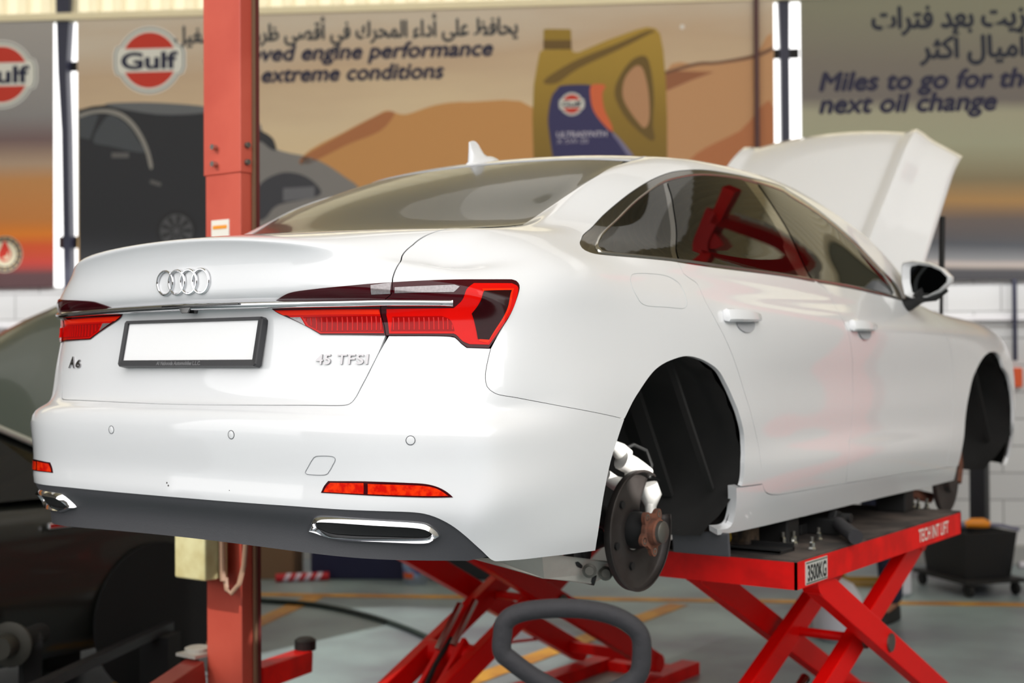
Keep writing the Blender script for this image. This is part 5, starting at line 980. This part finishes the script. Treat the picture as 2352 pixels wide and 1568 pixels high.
# ---- scissor lift: right hand platform, then the left hand one
def scissor(label, x0, flip):
    t = thing('scissor_lift', label, 'scissor lift', (x0, 2.5, 0), 0, 'pair of red scissor lift platforms')
    k = -1 if flip else 1
    X = lambda x: (x-.70)*k; Y = lambda y: y-2.5
    mb = MB(); mb.box((X(.7075), Y(2.525), .9465), (.572, 1.668, .007)); mb.build('deck', deck_grime, t)
    mb = MB()
    for c_, d_ in (((.7075, 1.694, .899), (.575, .008, .088)), ((.7075, 3.356, .899), (.575, .008, .088)), ((.991, 2.525, .899), (.008, 1.67, .088)), ((.424, 2.525, .899), (.008, 1.67, .088)), ((.7075, 2.525, .937), (.56, 1.65, .012))): mb.box((X(c_[0]), Y(c_[1]), c_[2]), d_)
    mb.build('platform_frame', lift_red_worn, t)
    l1 = [(1.93, .850), (3.40, .115)]; l2 = [(3.20, .838), (1.50, .105)]
    sd = (1, 0, 0)
    for x, (a, b) in ((.955, l1), (.51, l1), (.86, l2), (.60, l2)):
        mb = MB(); mb.beam((X(x), Y(a[0]), a[1]), (X(x), Y(b[0]), b[1]), .05, .095, sd); lg = mb.build('scissor_leg', lift_red, t, bevel=.004)
        mb = MB(); s_ = 1 if x in (.955, .86) else -1
        c_ = (2.555, .5375); mb.cyl((X(x)+.026*k*s_, Y(c_[0]), c_[1]), (X(x)+.034*k*s_, Y(c_[0]), c_[1]), .034, 20); mb.build('pivot_pin', steel_dull, lg, smooth=True)
        for e in (a, b):
            mb = MB(); mb.cyl((X(x)-.03, Y(e[0]), e[1]), (X(x)+.03, Y(e[0]), e[1]), .045, 18); mb.build('leg_end', lift_red, lg, smooth=True)
    mb = MB(); mb.cyl((X(.56), Y(2.555), .5375), (X(.91), Y(2.555), .5375), .018, 14); mb.build('cross_shaft', lift_red, t, smooth=True)
    mb = MB(); mb.cyl((X(.60), Y(2.10), .365), (X(.86), Y(2.10), .365), .050, 22); mb.build('cross_tube', lift_red, t, smooth=True)
    for x in (.665, .755):
        mb = MB(); mb.beam((X(x), Y(2.12), .41), (X(x), Y(1.80), .12), .022, .09, sd); mb.build('cylinder_bracket', lift_red, t, bevel=.003)
        mb = MB(); mb.cyl((X(.71), Y(2.40), .40), (X(.71), Y(1.95), .20), .020, 14); mb.build('piston_rod', steel, t, smooth=True)
    for y in (1.62, 3.3):
        mb = MB(); mb.beam((X(.50), Y(y), .16), (X(.96), Y(y), .16), .03, .05, (0, 1, 0)); mb.build('cross_bar', lift_red, t)
    mb = MB()
    for x in (.50, .92): mb.box((X(x), Y(2.5), .03), (.10, 2.5, .06))
    for y in (1.35, 2.5, 3.6): mb.box((X(.71), Y(y), .025), (.5, .12, .05))
    mb.build('base_frame', lift_red_worn, t)
    mb = MB(); mb.tube([(X(.97), Y(2.30), .30), (X(.975), Y(2.9), .25), (X(.975), Y(3.35), .20)], .007, 8); mb.build('link_rod', lift_red, t, smooth=True)
    mb = MB(); mb.tube([(X(.74), Y(2.10), .43), (X(.73), Y(1.98), .34), (X(.72), Y(1.85), .20), (X(.73), Y(1.6), .05), (X(.80), Y(1.3), .02)], .010, 8); mb.build('hydraulic_hose', rubber, t, smooth=True)
    return t
R_ = scissor('red scissor lift platform under right side of the white car, marked 3500KG', .70, False)
L_ = scissor('red scissor lift platform seen under rear bumper, beneath left side of white car', -.70, True)
mb = MB()
for y in (2.36, 2.46): mb.beam((-.62+.70, y-2.5-.35, .60), (-.62+.70, y-2.5-.50, .44), .02, .02)
mb.build('sunlit_strip', steel, L_)  # two bright steel strips added for the sunlit white streaks
mb = MB(); mb.box((.2965, 1.845-2.5, .899), (.003, .175, .075)); pl = mb.build('capacity_plate', M('plate_grey', (196, 196, 190), .5), R_); tag(pl, 'grey plate lettered 3500KG')
def side_words(body, y0, y1, z0, z1, parent, mat, off, name, bold=.02):
    v, f = text_mesh(body, 1.0, bold=bold); w = v[:, 0]; w = (w-w.min())/(w.max()-w.min()); mb = MB()
    mb.add([(off, y0+(y1-y0)*a-2.5, z0+(z1-z0)*b/.727) for a, b in zip(w, v[:, 1])], f); return mb.build(name, mat, parent)
side_words('3500KG', 1.770, 1.922, .873, .925, pl, M('plate_ink', (24, 30, 30), .6), .2988, 'plate_lettering', .03)
for z in (.866, .932): mb = MB(); mb.box((.2984, 1.845-2.5, z), (.001, .170, .004)); mb.build('plate_rule', M('plate_green', (70, 92, 80), .6), pl)
side_words('TECH INT LIFT', 2.835, 3.19, .877, .928, R_, white_print, .2960, 'lift_lettering', .012)

# rubber pads carrying the sills
pad = thing('rubber_pad', 'black rubber pad under rear of the right sill on the platform', 'lift pad', (.76, 2.05, .95), 0, 'pads between platform and sill')
mb = MB(); mb.box((0, 0, .045), (.13, .10, .09)); mb.build('block', rubber, pad, bevel=.006)
for x, y, lb in ((.76, 3.22, 'black rubber pad under front of the right sill on the platform'), (-.76, 2.05, 'black rubber pad under rear of the left sill'), (-.76, 3.22, 'black rubber pad under front of the left sill')): dup(pad, (x, y, .95), lb)
# ---- things lying on the right platform
t = thing('puller_tool', 'black tool with thick foam grip hanging over platform edge', 'tool', (.86, 2.33, .95))
mb = MB(); mb.cyl((.0, .03, .040), (.165, -.215, .030), .0255, 18); mb.build('grip', foam, t, smooth=True)
mb = MB(); mb.box((-.06, .04, .03), (.16, .10, .06)); mb.beam((-.03, .05, .04), (-.02, .06, .082), .035, .05); mb.box((-.20, -.03, .02), (.20, .07, .04)); mb.build('body', dark_plastic, t, bevel=.006)
mb = MB(); mb.cyl((-.02, .085, .055), (.03, .085, .055), .018, 14); mb.build('knob', rubber, t, smooth=True)
t = thing('spindle_post', 'upright steel spindle among loose bolts on platform', 'tool', (.745, 2.13, .95))
mb = MB(); mb.cyl((0, 0, .02), (0, 0, .075), .007, 12); mb.build('spindle', steel, t, smooth=True)
mb = MB(); mb.lathe([(0, .02), (.02, .02), (.022, .008)], (0, 0, 0), (0, 0, 1), 18); mb.build('foot', dark_plastic, t, smooth=True)
def bolt(loc, label, first=[None]):
    if first[0] is None:
        t = thing('wheel_bolt', label, 'bolt', loc, 0, 'loose wheel bolts on the platform')
        mb = MB(); mb.lathe([(0, .014), (.006, .014), (.012, .010), (.026, .010), (.030, .006)], (0, 0, 0), (0, 0, 1), 6); mb.build('head', steel, t)
        mb = MB(); mb.cyl((0, 0, .028), (0, 0, .046), .006, 10); mb.build('thread', steel_dull, t, smooth=True); first[0] = t; return t
    return dup(first[0], loc, label)
bolt((.815, 1.985, .95), 'bright wheel bolt in the cluster beside the yellow daubed block')
for p in ((.80, 2.02, .95), (.835, 2.03, .95), (.79, 2.06, .95), (.775, 2.10, .95)): bolt(p, 'bright wheel bolt in the cluster beside the yellow daubed block')
bolt((.869, 2.165, .95), 'single bright wheel bolt just behind the foam grip'); bolt((.945, 1.93, .95), 'single bright bolt at platform edge above the 3500KG plate')
for p in ((.80, 3.26, .95), (.83, 3.31, .95), (.80, 3.36-.03, .95), (.86, 3.33, .95)): bolt(p, 'bright wheel bolt at the far end of the platform')
t = thing('tool_tray', 'flat black tray on near edge of the red platform', 'tray', (.80, 1.83, .95)); mb = MB(); mb.box((0, 0, .006), (.20, .12, .012)); mb.box((0, .055, .015), (.20, .01, .02)); mb.box((0, -.055, .012), (.20, .01, .014)); mb.build('tray', dark_plastic, t)
t = thing('wood_block', 'dirty wood block daubed with yellow paint on the platform', 'block', (.66, 1.90, .95)); mb = MB(); mb.box((0, 0, .045), (.17, .10, .09)); wb = mb.build('block', M('dirty_wood', (98, 80, 64), .85, rgb2=(50, 42, 36), scale=30), t, bevel=.008)
mb = MB(); mb.lathe([(0, .028), (.004, .024), (.006, .005)], (.0, -.05, .035), (0, -1, 0), 11); mb.build('paint_daub', M('yellow_daub', (216, 172, 20), .5), wb)
mb = MB(); mb.ball((0, 0, .03), .06, 14, 8, (1.2, .8, .5)); o = mb.build('blue_rag', M('rag_blue', (44, 74, 128), .9, rgb2=(18, 24, 40), scale=40, bump=.6), smooth=True, loc=(.55, 2.0, .95)); tag(o, 'crumpled blue rag on platform beside wheel arch', 'rag')

# ---- black looped handle of a trolley in front of the lift
t = thing('trolley', 'black foam looped trolley handle in front of the lift', 'trolley', (1.40, -.32, 0), math.radians(36))
H = [(1353, 1079), (1354, 1114), (1357, 1132), (1370, 1146), (1396, 1155), (1440, 1159), (1482, 1156), (1520, 1145), (1548, 1126), (1561, 1105), (1563, 1077), (1560, 1042), (1548, 1022), (1516, 1000), (1480, 984), (1456, 990), (1424, 1013), (1398, 1032), (1368, 1060)]
def hp(a, z): return ((a-1353)/1000/math.cos(math.radians(36))*.97-.075, 0, 1.075+(z-1075)/1000*.96-.006)
mb = MB(); P = [Vector(hp(*q)) for q in H]; Q = []
n = len(P)
for i in range(n):
    p0, p1, p2, p3 = P[i-1], P[i], P[(i+1) % n], P[(i+2) % n]
    for k in range(5): u = k/5; Q.append(.5*((2*p1)+(p2-p0)*u+(2*p0-5*p1+4*p2-p3)*u*u+(3*p1-p0-3*p2+p3)*u**3))
mb.tube(Q, .0175, 16, closed=True); mb.build('grip_loop', foam, t, smooth=True)
mb = MB(); mb.tube([hp(1468, 985), hp(1468, 900), hp(1465, 300), hp(1465, 130)], .018, 14); mb.build('shaft', dark_plastic, t, smooth=True)
mb = MB(); mb.box((.055, 0, .10), (.36, .30, .05)); mb.build('base', dark_plastic, t, bevel=.01)
for x, y in ((-.10, -.13), (.21, -.13), (-.10, .13), (.21, .13)):
    mb = MB(); mb.cyl((x, y-.015, .04), (x, y+.015, .04), .04, 18); mb.build('wheel', rubber, t, smooth=True)

# ---- hose and cables on the floor
def hose(name, pts, r, mat, label, cat):
    P = [Vector(p) for p in pts]; Q = []; n = len(P)
    for i in range(n-1):
        p0, p1, p2, p3 = P[max(i-1, 0)], P[i], P[i+1], P[min(i+2, n-1)]
        for k in range(8): u = k/8; Q.append(.5*((2*p1)+(p2-p0)*u+(2*p0-5*p1+4*p2-p3)*u*u+(3*p1-p0-3*p2+p3)*u**3))
    Q.append(P[-1]); mb = MB(); mb.tube(Q, r, 8); o = mb.build(name, mat, smooth=True); tag(o, label, cat); return o
green_hose = M('green_black_hose', (30, 46, 42), .5)
hose('air_hose', [(-5.2, 3.6, .017), (-4.4, 3.80, .017), (-3.80, 3.89, .017), (-3.33, 3.98, .017), (-2.79, 3.88, .017), (-2.23, 3.66, .017), (-1.75, 3.36, .017), (-1.45, 2.9, .017)], .017, green_hose, 'dark green hose curving across the floor behind red column', 'hose')
hose('power_cable', [(2.6, 4.9, .012), (2.2, 4.6, .012), (1.75, 4.25, .012), (1.35, 3.98, .012), (1.05, 3.90, .012), (.80, 3.92, .012)], .012, rubber, 'black cable along the floor under the red scissor legs', 'cable')

# ---- red lift frame just right of the picture, mirrored in the side windows
t = thing('lift_frame', 'red overhead lift beam with white lettering, seen mirrored in the side windows', 'lift beam', (0, 0, 0))
mb = MB(); mb.beam((1.18, 4.60, 3.62), (1.74, 5.14, 3.80), .10, .12, (.7, -.7, 0)); mb.build('beam', lift_red, t)
mb = MB(); mb.beam((1.74, 5.05, 3.86), (1.62, 6.25, 2.98), .10, .17, (1, 0, 0)); bm_ = mb.build('beam', lift_red, t)
v, f = text_mesh('TECH INT LIFT', .15, bold=.02); mb = MB(); d_ = Vector((-.10, 1.0, -.73)).normalized(); u_ = Vector((0, .59, .81)); mb.add([tuple(Vector((1.63, 5.22, 3.70))+d_*a+u_*(b-.05)) for a, b, _ in v], f); mb.build('lift_lettering', white_print, bm_)
mb = MB(); mb.box((1.98, 5.2, 1.95), (.22, .16, 3.9)); mb.box((1.98, 5.2, .012), (.5, .5, .024)); mb.beam((1.70, 5.15, 3.84), (2.05, 5.2, 3.84), .2, .2, (0, 1, 0)); mb.build('post', lift_red, t)
# ---- dark car standing on the left
dk = thing('car', 'dark olive car with raised bonnet at left edge, behind the white bumper', 'car', (-3.34, 0, 0))
st_y = [-2.4, -2.3, -2.0, -1.2, 0, 1.0, 1.6, 2.2, 2.6, 2.8, 2.86]; hwf = [.70, .80, .86, .90, .90, .90, .89, .87, .82, .70, .5]; ztop = [.95, 1.0, 1.02, 1.0, .985, .975, .965, .90, .82, .74, .66]
mb = MB(); K = 0
for y, h, zt in zip(st_y, hwf, ztop):
    row = [(-.78*h/.9, .24), (-.97*h, .34), (-1.0*h, .60), (-.99*h, .80), (-.97*h, zt-.04), (-.90*h, zt), (.90*h, zt), (.97*h, zt-.04), (.99*h, .80), (1.0*h, .60), (.97*h, .34), (.78*h/.9, .24)]
    K = len(row); mb.v += [(a, y, b) for a, b in row]
m = len(st_y); mb.f = [(j*K+i, j*K+(i+1) % K, (j+1)*K+(i+1) % K, (j+1)*K+i) for j in range(m-1) for i in range(K)]+[tuple(range(K)), tuple((m-1)*K+i for i in range(K-1, -1, -1))]
mb.build('lower_body', olive_shaded, dk, smooth=True, auto=60)
def cabin(y, z, w): return [(-w, y, z), (w, y, z)]
prof = [(-2.0, 1.01, .80), (-1.55, 1.20, .74), (-1.0, 1.37, .66), (-.3, 1.44, .62), (.4, 1.445, .62), (.85, 1.41, .63), (1.15, 1.34, .66), (1.5, 1.18, .72), (1.85, .98, .80)]
mb = MB(); n = 9
for y, z, w in prof:
    for i in range(n): a = -1+2*i/(n-1); mb.v.append((w*a, y, z+.03*(1-a*a)))
mb.f = [(j*n+i, j*n+i+1, (j+1)*n+i+1, (j+1)*n+i) for j in range(len(prof)-1) for i in range(n-1)]
mb.build('roof', olive_shaded, dk, smooth=True)
for s in (1, -1):
    mb = MB(); low = [(y, .985, .86 if abs(y) < 1.7 else .82) for y, z, w in prof]
    mb.v = [(s*w*.985, y, z-.015) for y, z, w in prof]+[(s*b_, a, zz) for a, zz, b_ in low]; q = len(prof); mb.f = [(i, i+1, q+i+1, q+i) for i in range(q-1)]; mb.build('side_window', tint, dk)
    mb = MB(); mb.tube([(s*(w+.004), y, z) for y, z, w in prof[1:]], .016, 8); mb.build('roof_trim', M('pale_trim', (190, 194, 186), .3, .6), dk, smooth=True)
mb = MB(); mb.beam((.74, .55, 1.22), (.87, .40, .98), .02, .07, (0, 1, 0)); mb.build('door_pillar', shell_black, dk)
mb = MB(); mb.box((.905, 1.46, .862), (.02, .25, .03)); o = mb.build('chrome_trim', chrome, dk, bevel=.006)
mb = MB(); mb.lathe([(0, .36), (.012, .36), (.012, .02)], (.889, 1.95, .36), (1, 0, 0), 40); mb.build('wheel_arch', shell_black, dk, smooth=True)
TOP = [(-4.50, 2.16, 1.63), (-4.384, 2.376, 1.769), (-4.3, 2.497, 1.855), (-4.194, 2.634, 1.935), (-4.129, 2.804, 1.983), (-3.995, 3.024, 2.013), (-3.55, 3.32, 2.02), (-2.75, 3.40, 1.96), (-2.35, 3.30, 1.85)]
BOT = [(-4.10, 1.60, 1.05), (-4.02, 1.80, 1.06), (-3.95, 1.90, 1.06), (-3.86, 1.95, 1.06), (-3.72, 1.99, 1.06), (-3.50, 2.02, 1.06), (-3.20, 2.04, 1.06), (-2.70, 2.02, 1.05), (-2.52, 1.98, 1.04)]
mb = MB(); k = len(TOP)
for j in range(11):
    t_ = j/10
    for a, b in zip(BOT, TOP): mb.v.append((a[0]*(1-t_)+b[0]*t_+3.34, a[1]*(1-t_)+b[1]*t_-.10*math.sin(math.pi*t_), a[2]*(1-t_)+b[2]*t_+.06*math.sin(math.pi*t_)))
mb.f = [(j*k+i, j*k+i+1, (j+1)*k+i+1, (j+1)*k+i) for j in range(10) for i in range(k-1)]
o = mb.build('bonnet', olive, dk, smooth=True); o.modifiers.new('solid', 'SOLIDIFY').thickness = .02
for s in (1, -1):
    mb = MB(); mb.lathe([(-.1, .31), (-.09, .33), (.09, .33), (.1, .31)], (s*.78, -1.35, .33), (1, 0, 0), 32); mb.build('wheel', rubber, dk, smooth=True)
for x_, y_ in ((.55, .9), (-.55, .9), (0, 2.0)):
    mb = MB(); mb.box((x_, y_, .12), (.2, .2, .24)); mb.build('axle_stand', dark_plastic, dk)
# hub unit and rail, near-black to paint in the white car's shadow
t = thing('wheel_hub_unit', 'shaded wheel hub unit on a stand, low down at left edge', 'hub', (-2.20, 1.07, 0), math.radians(-20))
mb = MB(); mb.lathe([(0, .09), (.02, .095), (.03, .075), (.03, .05), (.10, .045), (.10, .02)], (0, -.06, .42), (.75, -.66, 0), 28); mb.build('drum', M('drum_shaded', (58, 56, 50), .6, .4), t, smooth=True)
mb = MB(); mb.cyl((-.16, .10, .42), (.0, -.06, .42), .045, 16); mb.box((-.1, .04, .20), (.08, .08, .40)); mb.box((-.08, .03, .01), (.28, .24, .02)); mb.build('stand', shell_black, t)
t = thing('steel_rail', 'long shaded steel rail raised on blocks at lower left', 'rail', (-2.04, 1.33, 0), math.radians(26)); mb = MB(); mb.box((0, 0, .33), (.05, 1.35, .04)); mb.build('rail', M('rail_shaded', (30, 29, 33), .5, .3), t)
for y_ in (-.58, .58): mb = MB(); mb.box((0, y_, .155), (.14, .14, .31)); mb.build('block', shell_black, t)

# ---- things along the back wall
t = thing('crate', 'black plastic crate on a wheeled dolly right of the red platform', 'crate', (-.10, 6.98, 0), math.radians(52))
mb = MB(); V = [(x*k, y*k, z) for k, z in ((.86, .115), (1.0, .42)) for x, y in ((-.20, -.27), (.20, -.27), (.20, .27), (-.20, .27))]; V += [(x, y, .42) for x, y in ((-.185, -.255), (.185, -.255), (.185, .255), (-.185, .255))]+[(x*.85, y*.85, .14) for x, y in ((-.185, -.255), (.185, -.255), (.185, .255), (-.185, .255))]
mb.add(V, [(j*4+i, j*4+(i+1) % 4, (j+1)*4+(i+1) % 4, (j+1)*4+i) for j in range(3) for i in range(4)]+[(3, 2, 1, 0), (12, 13, 14, 15)]); mb.build('tub', M('crate_black', (20, 20, 22), .55), t)
mb = MB(); mb.box((0, 0, .10), (.46, .62, .025)); mb.build('dolly', M('dolly_black', (26, 25, 25), .6), t)
for x, y in ((-.18, -.27), (.18, -.27), (.18, .27), (-.18, .27)):
    mb = MB(); mb.cyl((x-.012, y, .043), (x+.012, y, .043), .043, 16); mb.box((x, y, .075), (.03, .03, .03)); mb.build('castor', rubber, t, smooth=True)
t = thing('grease_gun', 'orange gripped tool with a grey hose on the black crate', 'tool', (-.02, 6.80, .432), math.radians(31))
mb = MB(); mb.tube([(-.04, 0, .035), (.0, 0, .045), (.08, 0, .045), (.12, 0, .035)], [.020, .032, .034, .022], 14); mb.build('grip', M('orange_grip', (238, 146, 30), .4), t, smooth=True)
mb = MB(); mb.tube([(-.30, -.06, .012), (-.18, -.02, .03), (-.04, 0, .035)], [.03, .03, .02], 10); mb.tube([(.12, 0, .035), (.2, .0, .03), (.32, .02, .0)], .012, 10); mb.build('hose', M('grey_hose', (110, 110, 134), .5), t, smooth=True)
for i, (x, y, lb) in enumerate(((-.20, 4.95, 'white plastic sack on the floor seen between red scissor legs'),)):
    mb = MB(); mb.lathe([(0, .10), (.03, .135), (.14, .145), (.24, .125), (.31, .085), (.34, .03)], (0, 0, 0), (0, 0, 1), 24)
    mb.v = [(a*(1+.06*math.sin(7*b+9*c)), b*(1+.06*math.cos(5*a+7*c)), c) for a, b, c in mb.v]; o = mb.build('sack', M('sack_white', (214, 214, 222), .7, bump=.3, scale=20, var=.1), smooth=True, loc=(x, y, 0)); tag(o, lb, 'sack')
t = thing('canister', 'white plastic canister standing on floor by black crate', 'canister', (-.42, 6.50, 0), math.radians(31)); mb = MB(); mb.box((0, 0, .11), (.17, .12, .22)); mb.build('body', MATS['sack_white'], t, bevel=.03); mb = MB(); mb.cyl((.04, 0, .22), (.04, 0, .25), .02, 14); mb.build('cap', MATS['sack_white'], t, smooth=True)
t = thing('rack', 'low yellow brown rack behind the white canister', 'rack', (-.72, 6.72, 0), math.radians(31)); mb = MB()
for x in (-.16, .16): mb.box((x, 0, .16), (.03, .03, .32))
mb.box((0, 0, .05), (.35, .03, .03)); mb.box((0, 0, .30), (.35, .03, .03)); mb.box((0, .1, .01), (.35, .25, .02)); mb.build('frame', M('rack_yellow', (146, 112, 30), .6), t)
t = thing('white_tube', 'white tube sticking out right of the black crate', 'tube', (.42, 6.98, 0), math.radians(31)); mb = MB(); mb.cyl((-.18, 0, .21), (.5, 0, .21), .026, 16); mb.build('tube', M('tube_white', (206, 206, 216), .4), t, smooth=True); mb = MB(); mb.box((0, .0, .09), (.05, .05, .18)); mb.box((.35, 0, .09), (.05, .05, .18)); mb.build('stand', dark_plastic, t)
t = thing('bottle_carton', 'small orange and pale blue carton at right edge by white tube', 'carton', (.52, 7.15, 0), math.radians(31)); mb = MB(); mb.box((0, 0, .16), (.2, .12, .32)); mb.build('carton', M('carton_blue', (170, 200, 222), .6), t); mb = MB(); mb.box((0, 0, .335), (.18, .10, .03)); mb.build('lid', M('carton_orange', (222, 104, 50), .6), t)
t = thing('steel_post', 'thick dark post standing behind black crate under front fender', 'post', (-.15, 7.43, 0)); mb = MB(); mb.box((0, 0, .62), (.11, .11, 1.24)); mb.build('post', M('post_dark', (20, 20, 27), .5), t); mb = MB(); mb.box((0, 0, .01), (.22, .22, .02)); mb.build('foot', MATS['post_dark'], t)
t = thing('carton', 'brown cardboard carton on floor behind the red column', 'carton', (-4.48, 4.72, 0), math.radians(31)); mb = MB(); mb.box((0, 0, .15), (.34, .3, .30)); mb.build('box', M('cardboard', (124, 96, 70), .8), t, bevel=.004)
for x, y, w, z, lb, c_ in ((-3.95, 5.10, .72, .30, 'navy plastic crate lying along back wall under the rear bumper', (24, 26, 62)), (-3.30, 5.50, .5, .34, 'black crate between navy crate and oil pail', (16, 16, 20))):
    t = thing('crate', lb, 'crate', (x, y, 0), math.radians(31)); mb = MB(); mb.box((0, 0, z/2), (w, .36, z)); mb.build('tub', M('crate_%d' % c_[2], c_, .5), t, bevel=.01); mb = MB(); mb.box((0, 0, z+.012), (w+.03, .39, .024)); mb.build('rim', M('crate_%d' % c_[2], c_, .5), t, bevel=.004)
t = thing('pail', 'grey oil pail with purple and orange label by the navy crate', 'pail', (-3.42, 5.06, 0)); mb = MB(); mb.lathe([(0, .085), (.24, .10), (.245, .106), (.26, .106)], (0, 0, 0), (0, 0, 1), 32); pb = mb.build('bucket', M('pail_grey', (128, 140, 152), .4), t, smooth=True)
mb = MB(); n = 12
for z, r in ((.05, .0885), (.21, .0990)):
    for i in range(n+1): a = math.radians(-150+120*i/n); mb.v.append((r*math.cos(a), r*math.sin(a), z))
mb.f = [(i, i+1, n+2+i, n+1+i) for i in range(n)]; lb_ = mb.build('label', M('label_purple', (74, 60, 128), .5, rgb2=(150, 172, 206), scale=14), t, smooth=True)
mb = MB()
for z, r in ((.045, .0892), (.085, .0918)):
    for i in range(n+1): a = math.radians(-120+60*i/n); mb.v.append((r*math.cos(a), r*math.sin(a), z))
mb.f = [(i, i+1, n+2+i, n+1+i) for i in range(n)]; mb.build('label_patch', M('label_orange', (222, 96, 40), .5), lb_, smooth=True)
t = thing('barrier_bar', 'red and white striped bar lying on floor behind the red column', 'bar', (-4.15, 4.66, 0), math.radians(48)); A_ = M('bar_red', (196, 30, 44), .5); B_ = M('bar_white', (226, 206, 222), .5)
mb = MB(); mb.cyl((-.19, 0, .032), (.19, 0, .032), .030, 18); br = mb.build('bar', A_, t, smooth=True)
for k in range(4):
    mb = MB(); x = -.13+.075*k; n = 18
    for q in (0, 1):
        for i in range(n): a = 2*math.pi*i/n; mb.v.append((x+q*.036+.018*math.sin(a), .0305*math.cos(a), .032+.0305*math.sin(a)))
    mb.f = [(i, (i+1) % n, n+(i+1) % n, n+i) for i in range(n)]; mb.build('stripe', B_, br, smooth=True)

# ---- mechanic standing behind the raised bonnet: only the legs show under the car
def skin(name, nodes, edges, mat, parent, sub=2):
    """one smooth body grown from joints with radii"""
    me = bpy.data.meshes.new(name); me.from_pydata([n_[:3] for n_ in nodes], edges, []); me.materials.append(mat); o = bpy.data.objects.new(name, me); COL.objects.link(o)
    if parent: o.parent = parent
    md = o.modifiers.new('skin', 'SKIN'); sk = me.skin_vertices[0].data
    for v_, n_ in zip(sk, nodes): v_.radius = (n_[3], n_[4] if len(n_) > 4 else n_[3])
    sk[0].use_root = True; md.use_smooth_shade = True
    s_ = o.modifiers.new('sub', 'SUBSURF'); s_.levels = sub; s_.render_levels = sub; return o
pe = thing('person', 'person in dark navy trousers and black shoes standing beyond the lift, legs showing', 'person', (-.375, 5.62, 0), math.radians(180))
skin_m = M('skin', (150, 104, 80), .55); cloth = M('navy_cloth', (30, 34, 56), .85, bump=.2, scale=60)
nodes = [(0, 0, .95, .15, .11), (0, .03, 1.12, .145, .105), (0, .10, 1.30, .165, .11), (0, .17, 1.44, .10, .08), (0, .21, 1.50, .055, .055), (0, .25, 1.57, .07, .085), (0, .27, 1.66, .078, .09), (0, .26, 1.73, .05, .06),
         (-.10, 0, .88, .095), (-.21, -.01, .50, .062), (-.22, -.03, .30, .058), (-.225, -.03, .09, .04), (-.23, .10, .035, .035),
         (.10, 0, .88, .095), (.20, .02, .50, .062), (.22, 0, .30, .058), (.235, 0, .09, .04), (.24, .13, .035, .035),
         (-.20, .15, 1.40, .055), (-.26, .24, 1.15, .042), (-.20, .45, 1.12, .034), (-.18, .52, 1.12, .03), (.20, .15, 1.40, .055), (.26, .24, 1.15, .042), (.20, .45, 1.12, .034), (.18, .52, 1.12, .03)]
skin('body', nodes, [(0, 1), (1, 2), (2, 3), (3, 4), (4, 5), (5, 6), (6, 7), (0, 8), (8, 9), (9, 10), (10, 11), (11, 12), (0, 13), (13, 14), (14, 15), (15, 16), (16, 17), (3, 18), (18, 19), (19, 20), (20, 21), (3, 22), (22, 23), (23, 24), (24, 25)], skin_m, pe)
skin('trousers', [(0, 0, .98, .165, .125), (-.10, 0, .86, .11), (-.21, -.01, .50, .085), (-.22, -.03, .28, .078), (-.225, -.03, .085, .072), (.10, 0, .86, .11), (.20, .02, .50, .085), (.22, 0, .28, .078), (.235, 0, .085, .072)], [(0, 1), (1, 2), (2, 3), (3, 4), (0, 5), (5, 6), (6, 7), (7, 8)], cloth, pe)
skin('shirt', [(0, 0, .96, .165, .125), (0, .03, 1.12, .16, .12), (0, .10, 1.30, .18, .125), (0, .165, 1.43, .11, .09), (-.205, .15, 1.40, .068), (-.255, .23, 1.18, .055), (.205, .15, 1.40, .068), (.255, .23, 1.18, .055)], [(0, 1), (1, 2), (2, 3), (3, 4), (4, 5), (3, 6), (6, 7)], cloth, pe)
for x in (-.23, .238):
    mb = MB(); mb.add([(x+a, b, c) for a, b, c in ((-.045, -.07, 0), (.045, -.07, 0), (.05, .08, 0), (.03, .20, 0), (-.03, .20, 0), (-.05, .08, 0), (-.04, -.07, .09), (.04, -.07, .09), (.042, .04, .09), (.03, .18, .04), (-.03, .18, .04), (-.042, .04, .09))], [(5, 4, 3, 2, 1, 0), (6, 7, 8, 9, 10, 11)]+[(i, (i+1) % 6, 6+(i+1) % 6, 6+i) for i in range(6)]); mb.build('shoe', rubber, pe, smooth=True, bevel=.012)
skin('hair', [(0, .235, 1.70, .082, .09), (0, .25, 1.75, .06, .07)], [(0, 1)], M('hair_black', (18, 15, 13), .8), pe)
for s in (-1, 1):
    mb = MB(); mb.ball((s*.03, .355, 1.665), .012, 10, 6); mb.build('eye', white_print, pe, smooth=True)
mb = MB(); mb.tube([(0, .345, 1.67), (0, .368, 1.64), (0, .352, 1.628)], [.008, .013, .010], 8); mb.build('nose', skin_m, pe, smooth=True)

# ---- unseen lamps added to brighten the block wall under the banners
for s_ in (-5.2, -.8, 3.6):
    o = light('wall_wash', 'AREA', wall(s_, .35, 2.35), wall(s_, -.06, 1.95), 10, (1, 1, 1)); o.data.shape = 'RECTANGLE'; o.data.size = 4.2; o.data.size_y = .05
